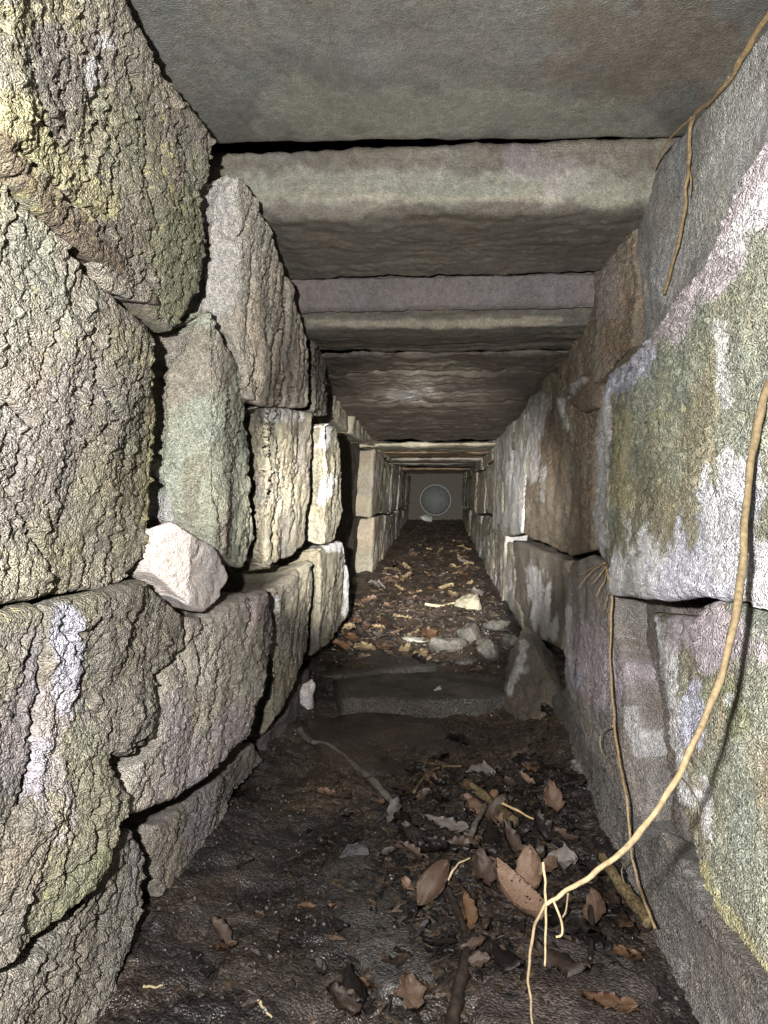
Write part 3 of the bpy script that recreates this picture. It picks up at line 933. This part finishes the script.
GA = np.array
cy = GA((0.36, 0.325, 0.235))
cg = GA((0.125, 0.115, 0.10))
rock(473, 612, 0.125, 0.075, 0.10, cy, 'cream white angular stone lying above the grey rocks on the passage floor', n=10, rz=0.3)
rock(448, 651, 0.105, 0.062, 0.08, cg, 'squarish grey rock in the rubble row, its left end', n=12)
rock(472, 643, 0.085, 0.068, 0.07, cg * 0.9, 'rounded grey rock in the middle of the rubble row', n=12)
rock(487, 657, 0.075, 0.060, 0.07, cg * 1.05, 'grey rock in the rubble row, nearest the leaning stone')
rock(493, 630, 0.10, 0.045, 0.08, cg * 0.8, 'brownish flat rock behind the rubble row beside the right wall')
rock(418, 641, 0.085, 0.020, 0.06, GA((0.42, 0.40, 0.34)), 'thin pale flat stone left of the rubble row', n=12)
rock(512, 648, 0.06, 0.045, 0.06, cg * 0.75, 'dark grey rock at the foot of the right wall by the leaning stone')
rock(466, 664, 0.06, 0.022, 0.05, cg * 0.7, 'small dark flat stone in front of the rubble row')
rock(307, 708, 0.048, 0.078, 0.05, GA((0.62, 0.56, 0.54)), 'pinkish white stone standing at the foot of the left wall', n=10)
rock(437, 696, 0.026, 0.034, 0.02, GA((0.42, 0.40, 0.38)), 'small white pointed stone on the mud below the rubble row', n=8)
rock(426, 521, 0.13, 0.07, 0.08, GA((0.5, 0.5, 0.46)), 'pale stone at the foot of the far pipe, left one')
rock(442, 521.5, 0.16, 0.06, 0.08, GA((0.5, 0.5, 0.46)), 'pale stone at the foot of the far pipe, right one')
rock(439, 526, 0.12, 0.05, 0.08, GA((0.45, 0.44, 0.4)), 'pale stone lying in front of the two under the far pipe')
rock(385, 578, 0.07, 0.03, 0.05, cg * 1.4, 'pale flat pebble beside the left wall shadow')
rock(436, 556, 0.07, 0.03, 0.05, cg * 1.5, 'pale pebble in the middle of the gold leaf litter')
rock(352, 862, 0.05, 0.028, 0.04, GA((0.09, 0.085, 0.085)), 'wet grey stone beside the smooth flat stone', n=9)

# leaning pyramid-shaped stone by the right wall
bL, bR = on_floor(500, 712), on_floor(563, 712)
bB = on_floor(530, 690)
top = at(524, 634, bB.y + 0.03)
mid = at(555, 662, bB.y - 0.02)
bM = on_floor(532, 722)
c0 = (bL + bR) / 2
c0.z = bL.z
pts = [(p - c0) * 1.14 for p in (bL, bR, bM, bB + Vector((0, 0.05, 0)), bR + Vector((0.0, 0.12, 0)), top, mid, top + Vector((0.012, 0.03, -0.004)), at(508, 660, bB.y - 0.02))]
pts += [p - c0 - Vector((0, 0, 0.05)) for p in (bL, bR, bM, bB + Vector((0, 0.05, 0)))]
o = link('leaning_stone', rock_mesh('leaning_stone', pts, 4.4, GA((0.15, 0.13, 0.105)), sub=4, loc=c0, rough=0.003, sm=0.2,
         stains=[('white', [(524, 645), (518, 668), (508, 692)], 3.4, 0.55, 0.1), ('white', [(502, 676)], 3, 0.5), ('white', [(519, 672), (530, 668)], 2.5, 0.4)]), M_ROCK)
o.location = c0
tag(o, 'grey pyramid shaped stone with white streaks leaning on the right wall', 'stone')


# flat stones set in the floor
def flagstone(poly, thick, col, lift, seed, label=None, wet=True, ck=()):
    ring, _ = resample(poly, 90)
    c = ring.mean(0)
    n = 16
    V, C = [], []
    for k in range(n + 1):
        r = k / n
        for q in ring:
            d = rays(*(c + (q - c) * r))
            b = on_floor(*(c + (q - c) * r)) if k == n or k % 4 == 0 else None
            V.append(None)
    # lay it level at the height of its middle
    m = on_floor(*c)
    zt = m.z + lift
    pts = []
    for k in range(n + 1):
        r = k / n
        P = c + (ring - c) * r
        d = rays(P[:, 0], P[:, 1])
        t = (zt - CAM[2]) / d[:, 2]
        pts.append(CAM + d * t[:, None])
    pts = np.array(pts)
    e = 1 - np.linspace(0, 1, n + 1)
    A = len(ring)
    P = pts.reshape(-1, 3)
    er = np.repeat(e, A)
    P[:, 2] += 0.004 * fbm(P[:, 0] * 14 + seed, P[:, 1] * 14, 0 * P[:, 0], 4) - 0.010 * np.clip(1 - er * 9, 0, 1) ** 2
    low = pts[-1].copy()
    low[:, 2] -= thick
    V = np.concatenate([P, low])
    px, py = project(V)
    C = colourise(V, px, py, col, seed, vary=0.35, second=np.asarray(col) * 0.6)
    fc = []
    for k in range(n + 1):
        o0, o1 = k * A, (k + 1) * A
        fc += [(o0 + i, o1 + i, o1 + (i + 1) % A, o0 + (i + 1) % A) for i in range(A)]
    me = mesh_np('flagstone', V, fc, C)
    bm = bmesh.new()
    bm.from_mesh(me)
    bmesh.ops.recalc_face_normals(bm, faces=bm.faces)
    if sum(f.normal.z for f in bm.faces) < 0:
        bmesh.ops.reverse_faces(bm, faces=bm.faces)
    bm.to_mesh(me)
    bm.free()
    o = link('flagstone', me, M_MUD, FL)
    if label:
        o['label'] = label
    return o


flagstone([(330, 678), (380, 672), (440, 670), (505, 676), (540, 690), (480, 698), (400, 700), (340, 696)], 0.06, GA((0.085, 0.075, 0.066)), 0.012, 2.0)
flagstone([(322, 855), (360, 848), (408, 868), (425, 905), (448, 960), (420, 1000), (380, 985), (345, 940), (330, 895)], 0.05, GA((0.070, 0.062, 0.057)), 0.004, 4.0)
flagstone([(498, 950), (540, 925), (600, 945), (660, 980), (650, 1040), (520, 1060), (470, 1010)], 0.05, GA((0.085, 0.068, 0.062)), 0.018, 6.0)
flagstone([(300, 650), (345, 640), (420, 648), (440, 664), (370, 670), (310, 676)], 0.05, GA((0.06, 0.052, 0.045)), 0.008, 8.0)
flagstone([(300, 720), (380, 705), (440, 720), (470, 750), (400, 775), (330, 768)], 0.05, GA((0.075, 0.055, 0.045)), 0.006, 10.0)


# ------------------------------------------------------------------ roots, twigs
def smooth_path(pts, n=10):
    P = [Vector(p) for p in pts]
    out = []
    for i in range(len(P) - 1):
        p0, p1, p2, p3 = P[max(i - 1, 0)], P[i], P[i + 1], P[min(i + 2, len(P) - 1)]
        for k in range(n):
            t = k / n
            out.append(0.5 * ((2 * p1) + (-p0 + p2) * t + (2 * p0 - 5 * p1 + 4 * p2 - p3) * t * t + (-p0 + 3 * p1 - 3 * p2 + p3) * t ** 3))
    out.append(P[-1])
    return out


def tube(name, pts, r0, r1, mat, parent=None, seed=0.0, n=8, seg=8, knob=0.18, wob=0.0):
    P = smooth_path(pts, n)
    m = len(P)
    if wob:
        for i, q in enumerate(P):
            k = min(i, m - 1 - i, 6) / 6
            q += Vector((float(noise(i * 0.23, seed, 1)), float(noise(i * 0.23, seed, 5)), float(noise(i * 0.23, seed, 9)))) * wob * k
    V, fc = [], []
    up = None
    for i, q in enumerate(P):
        t = (P[min(i + 1, m - 1)] - P[max(i - 1, 0)]).normalized()
        if up is None:
            up = t.orthogonal().normalized()
        up = (up - t * up.dot(t)).normalized()
        sd = t.cross(up)
        r = (r0 + (r1 - r0) * i / (m - 1)) * (1 + knob * float(noise(i * 0.37, seed, 0.5)) + 0.6 * knob * float(noise(i * 0.11, seed, 7)))
        for k in range(seg):
            a = 2 * math.pi * k / seg
            V.append(tuple(q + (up * math.cos(a) + sd * math.sin(a)) * r * (1 + 0.25 * knob * math.sin(3 * a + i))))
    for i in range(m - 1):
        for k in range(seg):
            k2 = (k + 1) % seg
            fc.append((i * seg + k, i * seg + k2, (i + 1) * seg + k2, (i + 1) * seg + k))
    fc.append(tuple(range(seg))[::-1])
    fc.append(tuple(range((m - 1) * seg, m * seg)))
    return link(name, mesh_np(name, np.array(V), fc), mat, parent)


def px_path(pts):
    return [at(a, b, c) for a, b, c in pts]


# arching root at the right
root = empty('arching_root', at(545, 905, 0.36))
tag(root, 'long pale tan root arching down across the right side of the passage', 'root')
base = root.location.copy()


def rel(pts):
    return [p - base for p in px_path(pts)]


tube('root_stem', rel([(830, 300, 0.62), (790, 345, 0.60), (768, 386, 0.58), (757, 430, 0.57), (748, 485, 0.55), (743, 555, 0.52), (734, 625, 0.48), (716, 690, 0.45), (690, 752, 0.42), (658, 808, 0.40), (626, 848, 0.385),
                       (590, 876, 0.37), (560, 895, 0.362), (545, 905, 0.36)]), 0.0036, 0.00085, M_ROOTN, root, 1.0, knob=0.22, wob=0.001)
tube('root_branch', rel([(545, 904, 0.36), (534, 930, 0.358), (529, 965, 0.356), (530, 1000, 0.354), (534, 1035, 0.352)]), 0.00075, 0.00055, M_ROOTN, root, 2.0, wob=0.0008)
tube('root_branch', rel([(543, 862, 0.362), (545, 885, 0.361), (546, 920, 0.36), (545, 966, 0.358)]), 0.0007, 0.0005, M_ROOTN, root, 3.0, wob=0.0006)
tube('rootlet', rel([(553, 900, 0.36), (561, 920, 0.358), (562, 934, 0.357), (556, 937, 0.356)]), 0.0006, 0.0005, M_ROOTN, root, 4.0)
tube('rootlet', rel([(568, 893, 0.364), (566, 910, 0.364), (562, 918, 0.363)]), 0.0005, 0.0004, M_ROOTN, root, 5.0)
tube('rootlet', rel([(679, 775, 0.41), (688, 785, 0.42), (697, 800, 0.43), (699, 815, 0.43)]), 0.0006, 0.0003, M_ROOTN, root, 6.0)
tube('rootlet', rel([(716, 690, 0.45), (722, 700, 0.455), (720, 720, 0.46), (716, 745, 0.46)]), 0.0004, 0.0003, M_ROOTN, root, 7.0)

# root against the top stone
r2 = empty('ceiling_root', (0, 0, 0))
tag(r2, 'thin brown root crossing the smooth grey stone under the roof', 'root')


def wp(pts, p):
    return [Vector(on_wall('right', a, b, p)) for a, b in pts]


tube('root_stem', wp([(800, -30), (756, 34), (740, 62), (720, 92), (698, 112), (690, 128), (689, 160), (686, 195), (681, 232), (672, 266), (664, 294)], 0.012), 0.0030, 0.0016, M_ROOTB, r2, 11, knob=0.35, wob=0.002)
tube('root_branch', wp([(692, 118), (676, 132), (662, 150), (654, 168)], 0.012), 0.0016, 0.0009, M_ROOTB, r2, 12, knob=0.3, wob=0.001)
tube('rootlet', wp([(688, 165), (691, 180), (690, 196)], 0.014), 0.0012, 0.0007, M_ROOTB, r2, 13)

# thin root hanging in front of the mauve stone
r3 = empty('hanging_root', (0, 0, 0))
tag(r3, 'thin straw coloured root hanging in front of the mauve stone', 'root')
hp = [(606, 566), (612, 600), (610, 640), (612, 690), (615, 730), (620, 765), (627, 800), (630, 840), (637, 880), (646, 905), (655, 928)]
hpts = [Vector(on_wall('right', a, b, 0.03 + 0.015 * min(1, i / 6))) for i, (a, b) in enumerate(hp)]
tube('root_stem', hpts, 0.0017, 0.0014, M_ROOTB, r3, 21, knob=0.3, wob=0.002)
tube('rootlet', [Vector(on_wall('right', a, b, 0.045)) for a, b in [(613, 726), (604, 730), (600, 740), (602, 752), (607, 757)]], 0.0010, 0.0006, M_ROOTW, r3, 22)
tube('rootlet', [Vector(on_wall('right', a, b, 0.05)) for a, b in [(632, 858), (622, 868), (624, 882), (630, 886)]], 0.0010, 0.0006, M_ROOTW, r3, 23)

r4 = empty('root_tuft', (0, 0, 0))
tag(r4, 'tuft of fine straw rootlets growing from the joint beside the green block', 'root')
for k, pl in enumerate([[(606, 563), (596, 568), (586, 578), (578, 588)], [(607, 565), (600, 575), (592, 584)], [(608, 566), (604, 582), (596, 596)], [(608, 568), (609, 590), (602, 612)], [(605, 562), (590, 570), (580, 574)]]):
    tube('rootlet', [Vector(on_wall('right', a, b, 0.02 + 0.012 * i)) for i, (a, b) in enumerate(pl)], 0.0010, 0.0005, M_ROOTB, r4, 30 + k, wob=0.002)


def floor_twig(name, pts, r0, r1, mat, label, cat='twig', lift=0.004, branches=(), seed=1.0, knob=0.3):
    P = [on_floor(p[0], p[1], (p[2] if len(p) > 2 else lift)) for p in pts]
    o = empty(name, P[0])
    tag(o, label, cat)
    tube('shaft', [p - P[0] for p in P], r0, r1, mat, o, seed, knob=knob, wob=0.003)
    for k, b in enumerate(branches):
        Q = [on_floor(p[0], p[1], (p[2] if len(p) > 2 else lift)) for p in b]
        tube('side_shoot', [p - P[0] for p in Q], r1, r1 * 0.6, mat, o, seed + k + 1, knob=knob, wob=0.002)
    return o


floor_twig('twig', [(312, 742), (332, 748), (352, 764), (372, 780), (390, 800), (406, 824)], 0.0055, 0.0075, M_TWIGG, 'crooked grey twig on bare mud left of the leaf pile', lift=0.007, branches=[[(300, 730), (306, 738), (316, 743)]])
floor_twig('twig', [(448, 890, .01), (456, 908, .012), (466, 935, .012), (465, 965, .012), (456, 1000, .01), (452, 1035, .01)], 0.005, 0.0068, M_TWIG, 'thick black wet twig running down to the bottom edge of the floor', seed=5, branches=[[(458, 975), (440, 990), (418, 1000)]])
floor_twig('twig', [(382, 672), (376, 690), (368, 702), (362, 724)], 0.0045, 0.003, M_TWIG, 'black forked twig lying on the flat stone across the passage', seed=7, branches=[[(376, 688), (384, 695), (392, 700)]])
floor_twig('stick', [(470, 784, .025), (492, 803, .022), (514, 822, .02)], 0.0065, 0.0080, M_STICK, 'short green brown broken stick on top of the leaf pile', 'stick', seed=9)
floor_twig('stick', [(602, 856, .03), (616, 878, .028), (634, 902, .022), (650, 924, .018)], 0.0070, 0.0085, M_STICK, 'snapped pale brown stick lying beside the right wall under the arching root', 'stick', seed=11)
floor_twig('twig', [(502, 803, .03), (520, 812, .03), (546, 824, .025)], 0.002, 0.0012, M_ROOT, 'thin straw twig crossing the end of the green brown stick', seed=13)
floor_twig('twig', [(414, 792, .02), (424, 778, .02), (438, 768, .02), (462, 766, .02)], 0.003, 0.002, M_STICK, 'thin pale twig at the upper left of the leaf pile', seed=15)
floor_twig('twig', [(528, 792, .02), (560, 786, .02), (586, 780, .015)], 0.003, 0.002, M_TWIG, 'dark twig along the upper right edge of the leaf pile', seed=17)
floor_twig('twig', [(466, 848, .025), (474, 826, .028), (486, 806, .03)], 0.005, 0.003, M_TWIGG, 'grey twig standing slanted among the leaves', seed=19)
floor_twig('twig', [(410, 822, .02), (416, 846, .02), (420, 866, .02)], 0.0026, 0.0016, M_TWIG, 'dark twig dropping from the end of the crooked grey twig', seed=21)
floor_twig('twig', [(258, 1000), (264, 1008), (272, 1018)], 0.0022, 0.001, M_ROOTW, 'straw splinter on the mud near the bottom left', seed=23)
floor_twig('twig', [(143, 986), (152, 987), (163, 985)], 0.0016, 0.001, M_ROOTW, 'tiny pale straw splinter at the foot of the left wall', seed=25)
floor_twig('twig', [(448, 880, .03), (456, 866, .035), (470, 858, .035)], 0.0016, 0.001, M_ROOTW, 'pale grass stem among the dark leaves', seed=27)
floor_twig('twig', [(425, 604), (440, 606), (455, 603), (470, 606)], 0.006, 0.004, M_ROOTW, 'pale splinter of wood in front of the cream stone', seed=29)
floor_twig('twig', [(590, 905, .02), (592, 930, .015), (590, 960, .012)], 0.004, 0.003, M_TWIG, 'dark twig end beside the snapped pale stick', seed=31)
floor_twig('twig', [(210, 990), (222, 960), (240, 935)], 0.0026, 0.0015, M_TWIG, 'slender black twig on the mud by the left wall', seed=33)
floor_twig('twig', [(320, 905), (332, 930), (330, 950)], 0.002, 0.0012, M_TWIG, 'slender black twig along the smooth flat stone', seed=35)


# ------------------------------------------------------------------ leaves
def leaf_mesh(name, L, Wd, curl, lobes, seed, holes=0):
    r = random.Random(seed)
    nu, nv = (41, 12) if holes else (11, 4)
    V, fc = [], []
    for i in range(nu):
        t = i / (nu - 1)
        w = Wd / 2 * (math.sin(math.pi * t ** 0.85) ** 0.8) + 0.0008
        if lobes:
            w *= 1 + 0.22 * math.sin(t * math.pi * lobes * 2 + 0.6)
        w *= 1 + (0.05 if holes else 0.16) * r.uniform(-1, 1)
        for j in range(-nv, nv + 1):
            v = j / nv
            yv = (t - 0.5) * L + abs(v) * 0.06 * L * (-1 if lobes else 0.3)
            xv = w * v
            zv = curl * (v * v) * Wd * 0.5 + 0.35 * curl * Wd * math.sin(t * 3.4 + seed) + (0.012 if holes else 0.10) * Wd * r.uniform(-1, 1) - (0.03 * Wd if j == 0 else 0)
            V.append((xv, yv, zv))
    m = 2 * nv + 1
    for i in range(nu - 1):
        for j in range(m - 1):
            fc.append((i * m + j, i * m + j + 1, (i + 1) * m + j + 1, (i + 1) * m + j))
    zmin = min(v[2] for v in V)
    V = [(a, b, c - zmin) for a, b, c in V]
    # give the blade a thickness
    n = len(V)
    V2 = V + [(a, b, c + 0.0006) for a, b, c in V]
    if holes:
        drop = set(r.sample(range(len(fc)), holes))
        fc = [f for i, f in enumerate(fc) if i not in drop]
    fc2 = [f[::-1] for f in fc] + [tuple(k + n for k in f) for f in fc]
    edge = [j for j in range(m)] + [i * m + m - 1 for i in range(1, nu)] + [(nu - 1) * m + j for j in range(m - 2, -1, -1)] + [i * m for i in range(nu - 2, 0, -1)]
    for a, b in zip(edge, edge[1:] + edge[:1]):
        fc2.append((a, b, b + n, a + n))
    return mesh_np(name, np.array(V2), fc2)


LM = {}


def leaf_var(kind, mi):
    key = (kind, mi)
    if key not in LM:
        spec = [(1.0, 0.50, 0.35, 0), (1.0, 0.62, 0.55, 0), (1.0, 0.75, 0.4, 2.5), (1.0, 0.42, 0.7, 0), (1.0, 0.85, 0.3, 3), (1.0, 0.55, -0.5, 0), (1.0, 0.66, 0.5, 0)][kind]
        me = leaf_mesh('leaf', *spec, seed=(kind % 6) * 7 + 3, holes=22 if kind == 6 else 0)
        me.materials.append((M_LEAF + [M_LEAFGOLD, M_LEAFGREY])[mi])
        LM[key] = me
    return LM[key]


def stalk_for(o, mat):
    tube_ = SV.get(mat.name)
    if tube_ is None:
        t = tube('stalk', [(0, -0.48, 0.03), (0.02, -0.62, 0.04), (0.05, -0.78, 0.02)], 0.018, 0.012, mat, None, 3.0, n=4, seg=5)
        SV[mat.name] = t.data
        t.parent = o
        return
    c = bpy.data.objects.new('stalk', tube_)
    COL.objects.link(c)
    c.parent = o


SV = {}


LAID = []


def leaf(px, py, size, ang, kind, mi, label, group=None, lift=0.004, tilt=(0, 0), stalk=False):
    loc = on_floor(px, py, lift)
    if group:
        for q, sz in LAID:
            if abs(q.x - loc.x) < 0.2 and (q.xy - loc.xy).length < 0.36 * (sz + size) and abs(q.z - loc.z) < 0.9 * (size + sz):
                return None
    LAID.append((loc, size))
    o = link('leaf', leaf_var(kind, mi))
    o.location = loc
    o.scale = (size, size, size)
    o.rotation_euler = (tilt[0], tilt[1], ang)
    tag(o, label, 'leaf', group)
    if stalk:
        stalk_for(o, M_TWIG)
    return o


big = [  # px, py, length, angle, kind, material, label, lift, tilt
    (512, 900, 0.100, 0.9, 6, 1, 'large tan leaf peppered with small holes, centre of the leaf pile', .03, (0.5, 0.1)),
    (533, 878, 0.075, -0.4, 1, 1, 'mid brown leaf folded behind the holed tan leaf', .03, (0.5, -0.3)),
    (482, 876, 0.065, 0.3, 1, 0, 'dull brown leaf left of the holed tan leaf', .025, (0.3, 0.1)),
    (432, 892, 0.085, -0.5, 3, 1, 'tapering tan leaf hanging over the smooth flat stone', .025, (0.4, 0.3)),
    (446, 830, 0.085, 1.4, 0, 5, 'oval grey brown leaf with one dark hole', .02, (0.2, 0)),
    (552, 802, 0.062, 0.2, 1, 1, 'curled tan leaf on the upper right of the pile', .025, (0.6, 0)),
    (468, 810, 0.060, 0.8, 4, 1, 'lobed brown leaf beside the green brown stick', .02, (0.4, 0.2)),
    (597, 912, 0.065, -0.3, 0, 1, 'pinkish brown leaf beside the snapped stick', .02, (0.4, -0.4)),
    (384, 858, 0.060, 2.5, 0, 5, 'grey leaf resting on the top corner of the smooth flat stone', .012, (0.1, 0.3)),
    (462, 918, 0.062, 0.4, 3, 3, 'narrow orange brown curled leaf below the holed tan leaf', .02, (0.3, 0.5)),
    (560, 968, 0.075, 1.2, 5, 0, 'brown leaf lying on the reddish flat stone', .03, (0.1, 0.2)),
    (625, 962, 0.050, 2.0, 2, 3, 'rusty lobed leaf on the mud near the right wall foot', .012, (0.2, 0.2)),
    (410, 1000, 0.050, 0.3, 2, 1, 'small lobed tan leaf beside the thick black twig', .012, (0.1, 0)),
    (218, 940, 0.055, 0.9, 3, 0, 'dark brown curled leaf on open mud left of the flat stone', .012, (0.2, 0.2)),
    (225, 950, 0.04, 2.4, 0, 3, 'rust brown leaf scrap beside the dark curled leaf', .012, (0.2, 0.2)),
    (335, 798, 0.075, 1.3, 0, 0, 'dark brown leaf lying flat below the crooked twig', .008, (0.05, 0.05)),
    (325, 797, 0.045, 1.9, 2, 1, 'tan lobed leaf scrap below the crooked twig', .012, (0.1, 0)),
    (352, 992, 0.06, 0.5, 5, 2, 'black wet leaf below the smooth flat stone', .012, (0.2, 0.2)),
    (492, 838, 0.06, 0.2, 5, 2, 'black glossy leaf in the middle of the pile', .025, (0.4, 0.1)),
    (570, 782, 0.07, 1.3, 5, 2, 'black curled leaf at the top right corner of the pile', .015, (0.2, 0)),
    (452, 778, 0.06, 1.5, 5, 2, 'black curled leaf at the top left corner of the pile', .015, (0.2, 0)),
    (510, 848, 0.07, 0.9, 1, 0, 'maroon brown leaf above the holed tan leaf', .03, (0.5, 0.3)),
    (575, 770, 0.045, 0.5, 4, 5, 'grey lobed leaf against the foot of the right wall', .012, (0.3, 0)),
    (526, 782, 0.04, 1.0, 1, 1, 'small tan leaf between the two black curled leaves', .02, (0.3, 0)),
    (340, 1008, 0.05, 1.1, 2, 0, 'lobed brown leaf on the mud at the bottom of the floor', .012, (0.2, 0.1)),
    (610, 1010, 0.07, 1.4, 0, 3, 'broad rust brown leaf in the bottom right corner of the floor', .015, (0.1, 0.1)),
    (388, 656, 0.05, 1.2, 2, 0, 'dark brown leaf behind the flat stone across the passage', .01, (0.1, 0)),
    (420, 664, 0.07, 1.4, 2, 2, 'black crumpled leaf in front of the squarish grey rock', .012, (0.3, 0)),
    (455, 744, 0.06, 1.5, 4, 2, 'black crumpled leaf alone above the leaf pile', .01, (0.2, 0)),
    (545, 712, 0.045, 0.5, 4, 2, 'black crumpled leaf beside the leaning stone', .015, (0.4, 0)),
    (344, 668, 0.045, 1.5, 1, 3, 'brown leaf on the mud by the left wall shadow', .01, (0.1, 0)),
]
for a, b, L, an, kd, mi, lab, lf, tl in big:
    leaf(a, b, L * 0.8, an, kd, mi, lab, None, lf, tl, stalk=(L >= 0.06))

rl = random.Random(21)


def scrap_label(kd, mi, where):
    shape = ('oval', 'broad', 'lobed', 'narrow', 'ragged lobed', 'curled')[kd]
    tone = ('dark brown', 'tan', 'black', 'rust brown', 'golden', 'grey brown')[mi]
    return 'small %s %s leaf scrap %s' % (shape, tone, where)


for k in range(420):       # scraps in the pile
    kd, mi = rl.randrange(6), rl.choice([0, 0, 0, 0, 2, 2, 2, 2, 2, 3, 5, 1])
    px, py = rl.gauss(490, 62), rl.gauss(855, 58)
    if not (395 < px < 625 and 760 < py < 985) or px > 545 + (py - 760) * 0.5:
        continue
    leaf(px, py, rl.uniform(0.022, 0.055), rl.uniform(0, 6.3), kd, mi, scrap_label(kd, mi, 'in the near leaf pile'), 'leaf scraps in the near pile', rl.uniform(0.002, 0.024),
         (rl.uniform(-.5, .7), rl.uniform(-.5, .5)))
for k in range(34):        # scraps on the open mud
    kd, mi = rl.randrange(6), rl.choice([0, 2, 2, 2, 3])
    py = rl.uniform(790, 1015)
    px = rl.uniform(300 - (py - 760) * 0.55, 430)
    leaf(px, py, rl.uniform(0.012, 0.03), rl.uniform(0, 6.3), kd, mi, scrap_label(kd, mi, 'on the open mud left of the pile'), 'leaf scraps on the open mud', 0.003,
         (rl.uniform(-.3, .3), rl.uniform(-.3, .3)))
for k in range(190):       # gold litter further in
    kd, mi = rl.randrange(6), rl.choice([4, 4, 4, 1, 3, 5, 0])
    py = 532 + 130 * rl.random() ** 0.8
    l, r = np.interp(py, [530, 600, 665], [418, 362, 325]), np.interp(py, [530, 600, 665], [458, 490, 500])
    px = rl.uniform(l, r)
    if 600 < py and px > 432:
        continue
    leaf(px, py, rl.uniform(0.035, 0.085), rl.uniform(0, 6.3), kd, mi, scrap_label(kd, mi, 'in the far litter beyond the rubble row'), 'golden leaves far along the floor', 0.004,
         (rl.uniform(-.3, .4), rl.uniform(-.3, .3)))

# crumbs of earth and grit: nobody could count them
bm = bmesh.new()
rg = random.Random(5)
for k in range(4200):
    yv = 0.6 + 2.6 * rg.random() ** 1.5
    xv = rg.uniform(-0.33, 0.27)
    s = rg.uniform(0.0008, 0.0038) * (1 + 0.6 * (yv > 1.8))
    zv = float(floor_h(xv, yv)) + 0.003
    mt = Matrix.Translation((xv, yv, zv)) @ Matrix.Rotation(rg.uniform(0, 6), 4, Vector((rg.random(), rg.random(), 1)).normalized()) @ Matrix.Diagonal((s * rg.uniform(.6, 1.6), s, s * rg.uniform(.4, .9), 1))
    bmesh.ops.create_icosphere(bm, subdivisions=1, radius=1, matrix=mt)
me = bpy.data.meshes.new('grit')
bm.to_mesh(me)
bm.free()
tag(link('grit', me, plain('grit_earth', (0.045, 0.037, 0.033), 0.35, 0.5, 300, 0.8), FL), kind='stuff')

# rotted flakes and shreds packed between the leaves: uncountable
V, fc = [], []
for k in range(6000):
    if k < 3600:
        px, py = rg.gauss(490, 80), rg.gauss(860, 70)
        if not (330 < px < 640 and 740 < py < 1020) or px > 560 + (py - 760) * 0.5:
            continue
    elif k < 4300:
        if k % 3:
            continue
        py = rg.uniform(720, 1020)
        px = rg.uniform(300 - (py - 760) * 0.55, 560)
    else:
        py = 530 + 140 * rg.random()
        px = rg.uniform(np.interp(py, [530, 600, 665], [418, 362, 325]), np.interp(py, [530, 600, 665], [458, 495, 510]))
    d = rays(px, py)
    q = CAM + d * (-CAM[2] / d[2])
    for _ in range(4):
        q = CAM + d * ((float(floor_z(q[1])) + 0.01 * (q[1] < 1.6) - CAM[2]) / d[2])
    zz_ = float(floor_h(q[0], q[1])) + rg.uniform(0.001, 0.012)
    a = rg.uniform(0, 6.3)
    L_ = rg.uniform(0.004, 0.016) * (1.0 if k < 4300 else 1.5)
    W_ = L_ * rg.uniform(0.15, 0.7)
    u = Vector((math.cos(a), math.sin(a), rg.uniform(-.4, .4))) * L_
    v = Vector((-math.sin(a), math.cos(a), rg.uniform(-.4, .4))) * W_
    c_ = Vector((q[0], q[1], zz_))
    n0 = len(V)
    up_ = Vector((0, 0, 0.0008 + 0.25 * W_))
    for p_ in (c_ - u, c_ - v * 0.8 - u * 0.2, c_ + u, c_ + v + u * 0.1, c_ + up_, c_ - up_ * 0.4):
        V.append(tuple(p_))
    for i in range(4):
        fc.append((n0 + i, n0 + (i + 1) % 4, n0 + 4))
        fc.append((n0 + (i + 1) % 4, n0 + i, n0 + 5))
V = np.array(V)
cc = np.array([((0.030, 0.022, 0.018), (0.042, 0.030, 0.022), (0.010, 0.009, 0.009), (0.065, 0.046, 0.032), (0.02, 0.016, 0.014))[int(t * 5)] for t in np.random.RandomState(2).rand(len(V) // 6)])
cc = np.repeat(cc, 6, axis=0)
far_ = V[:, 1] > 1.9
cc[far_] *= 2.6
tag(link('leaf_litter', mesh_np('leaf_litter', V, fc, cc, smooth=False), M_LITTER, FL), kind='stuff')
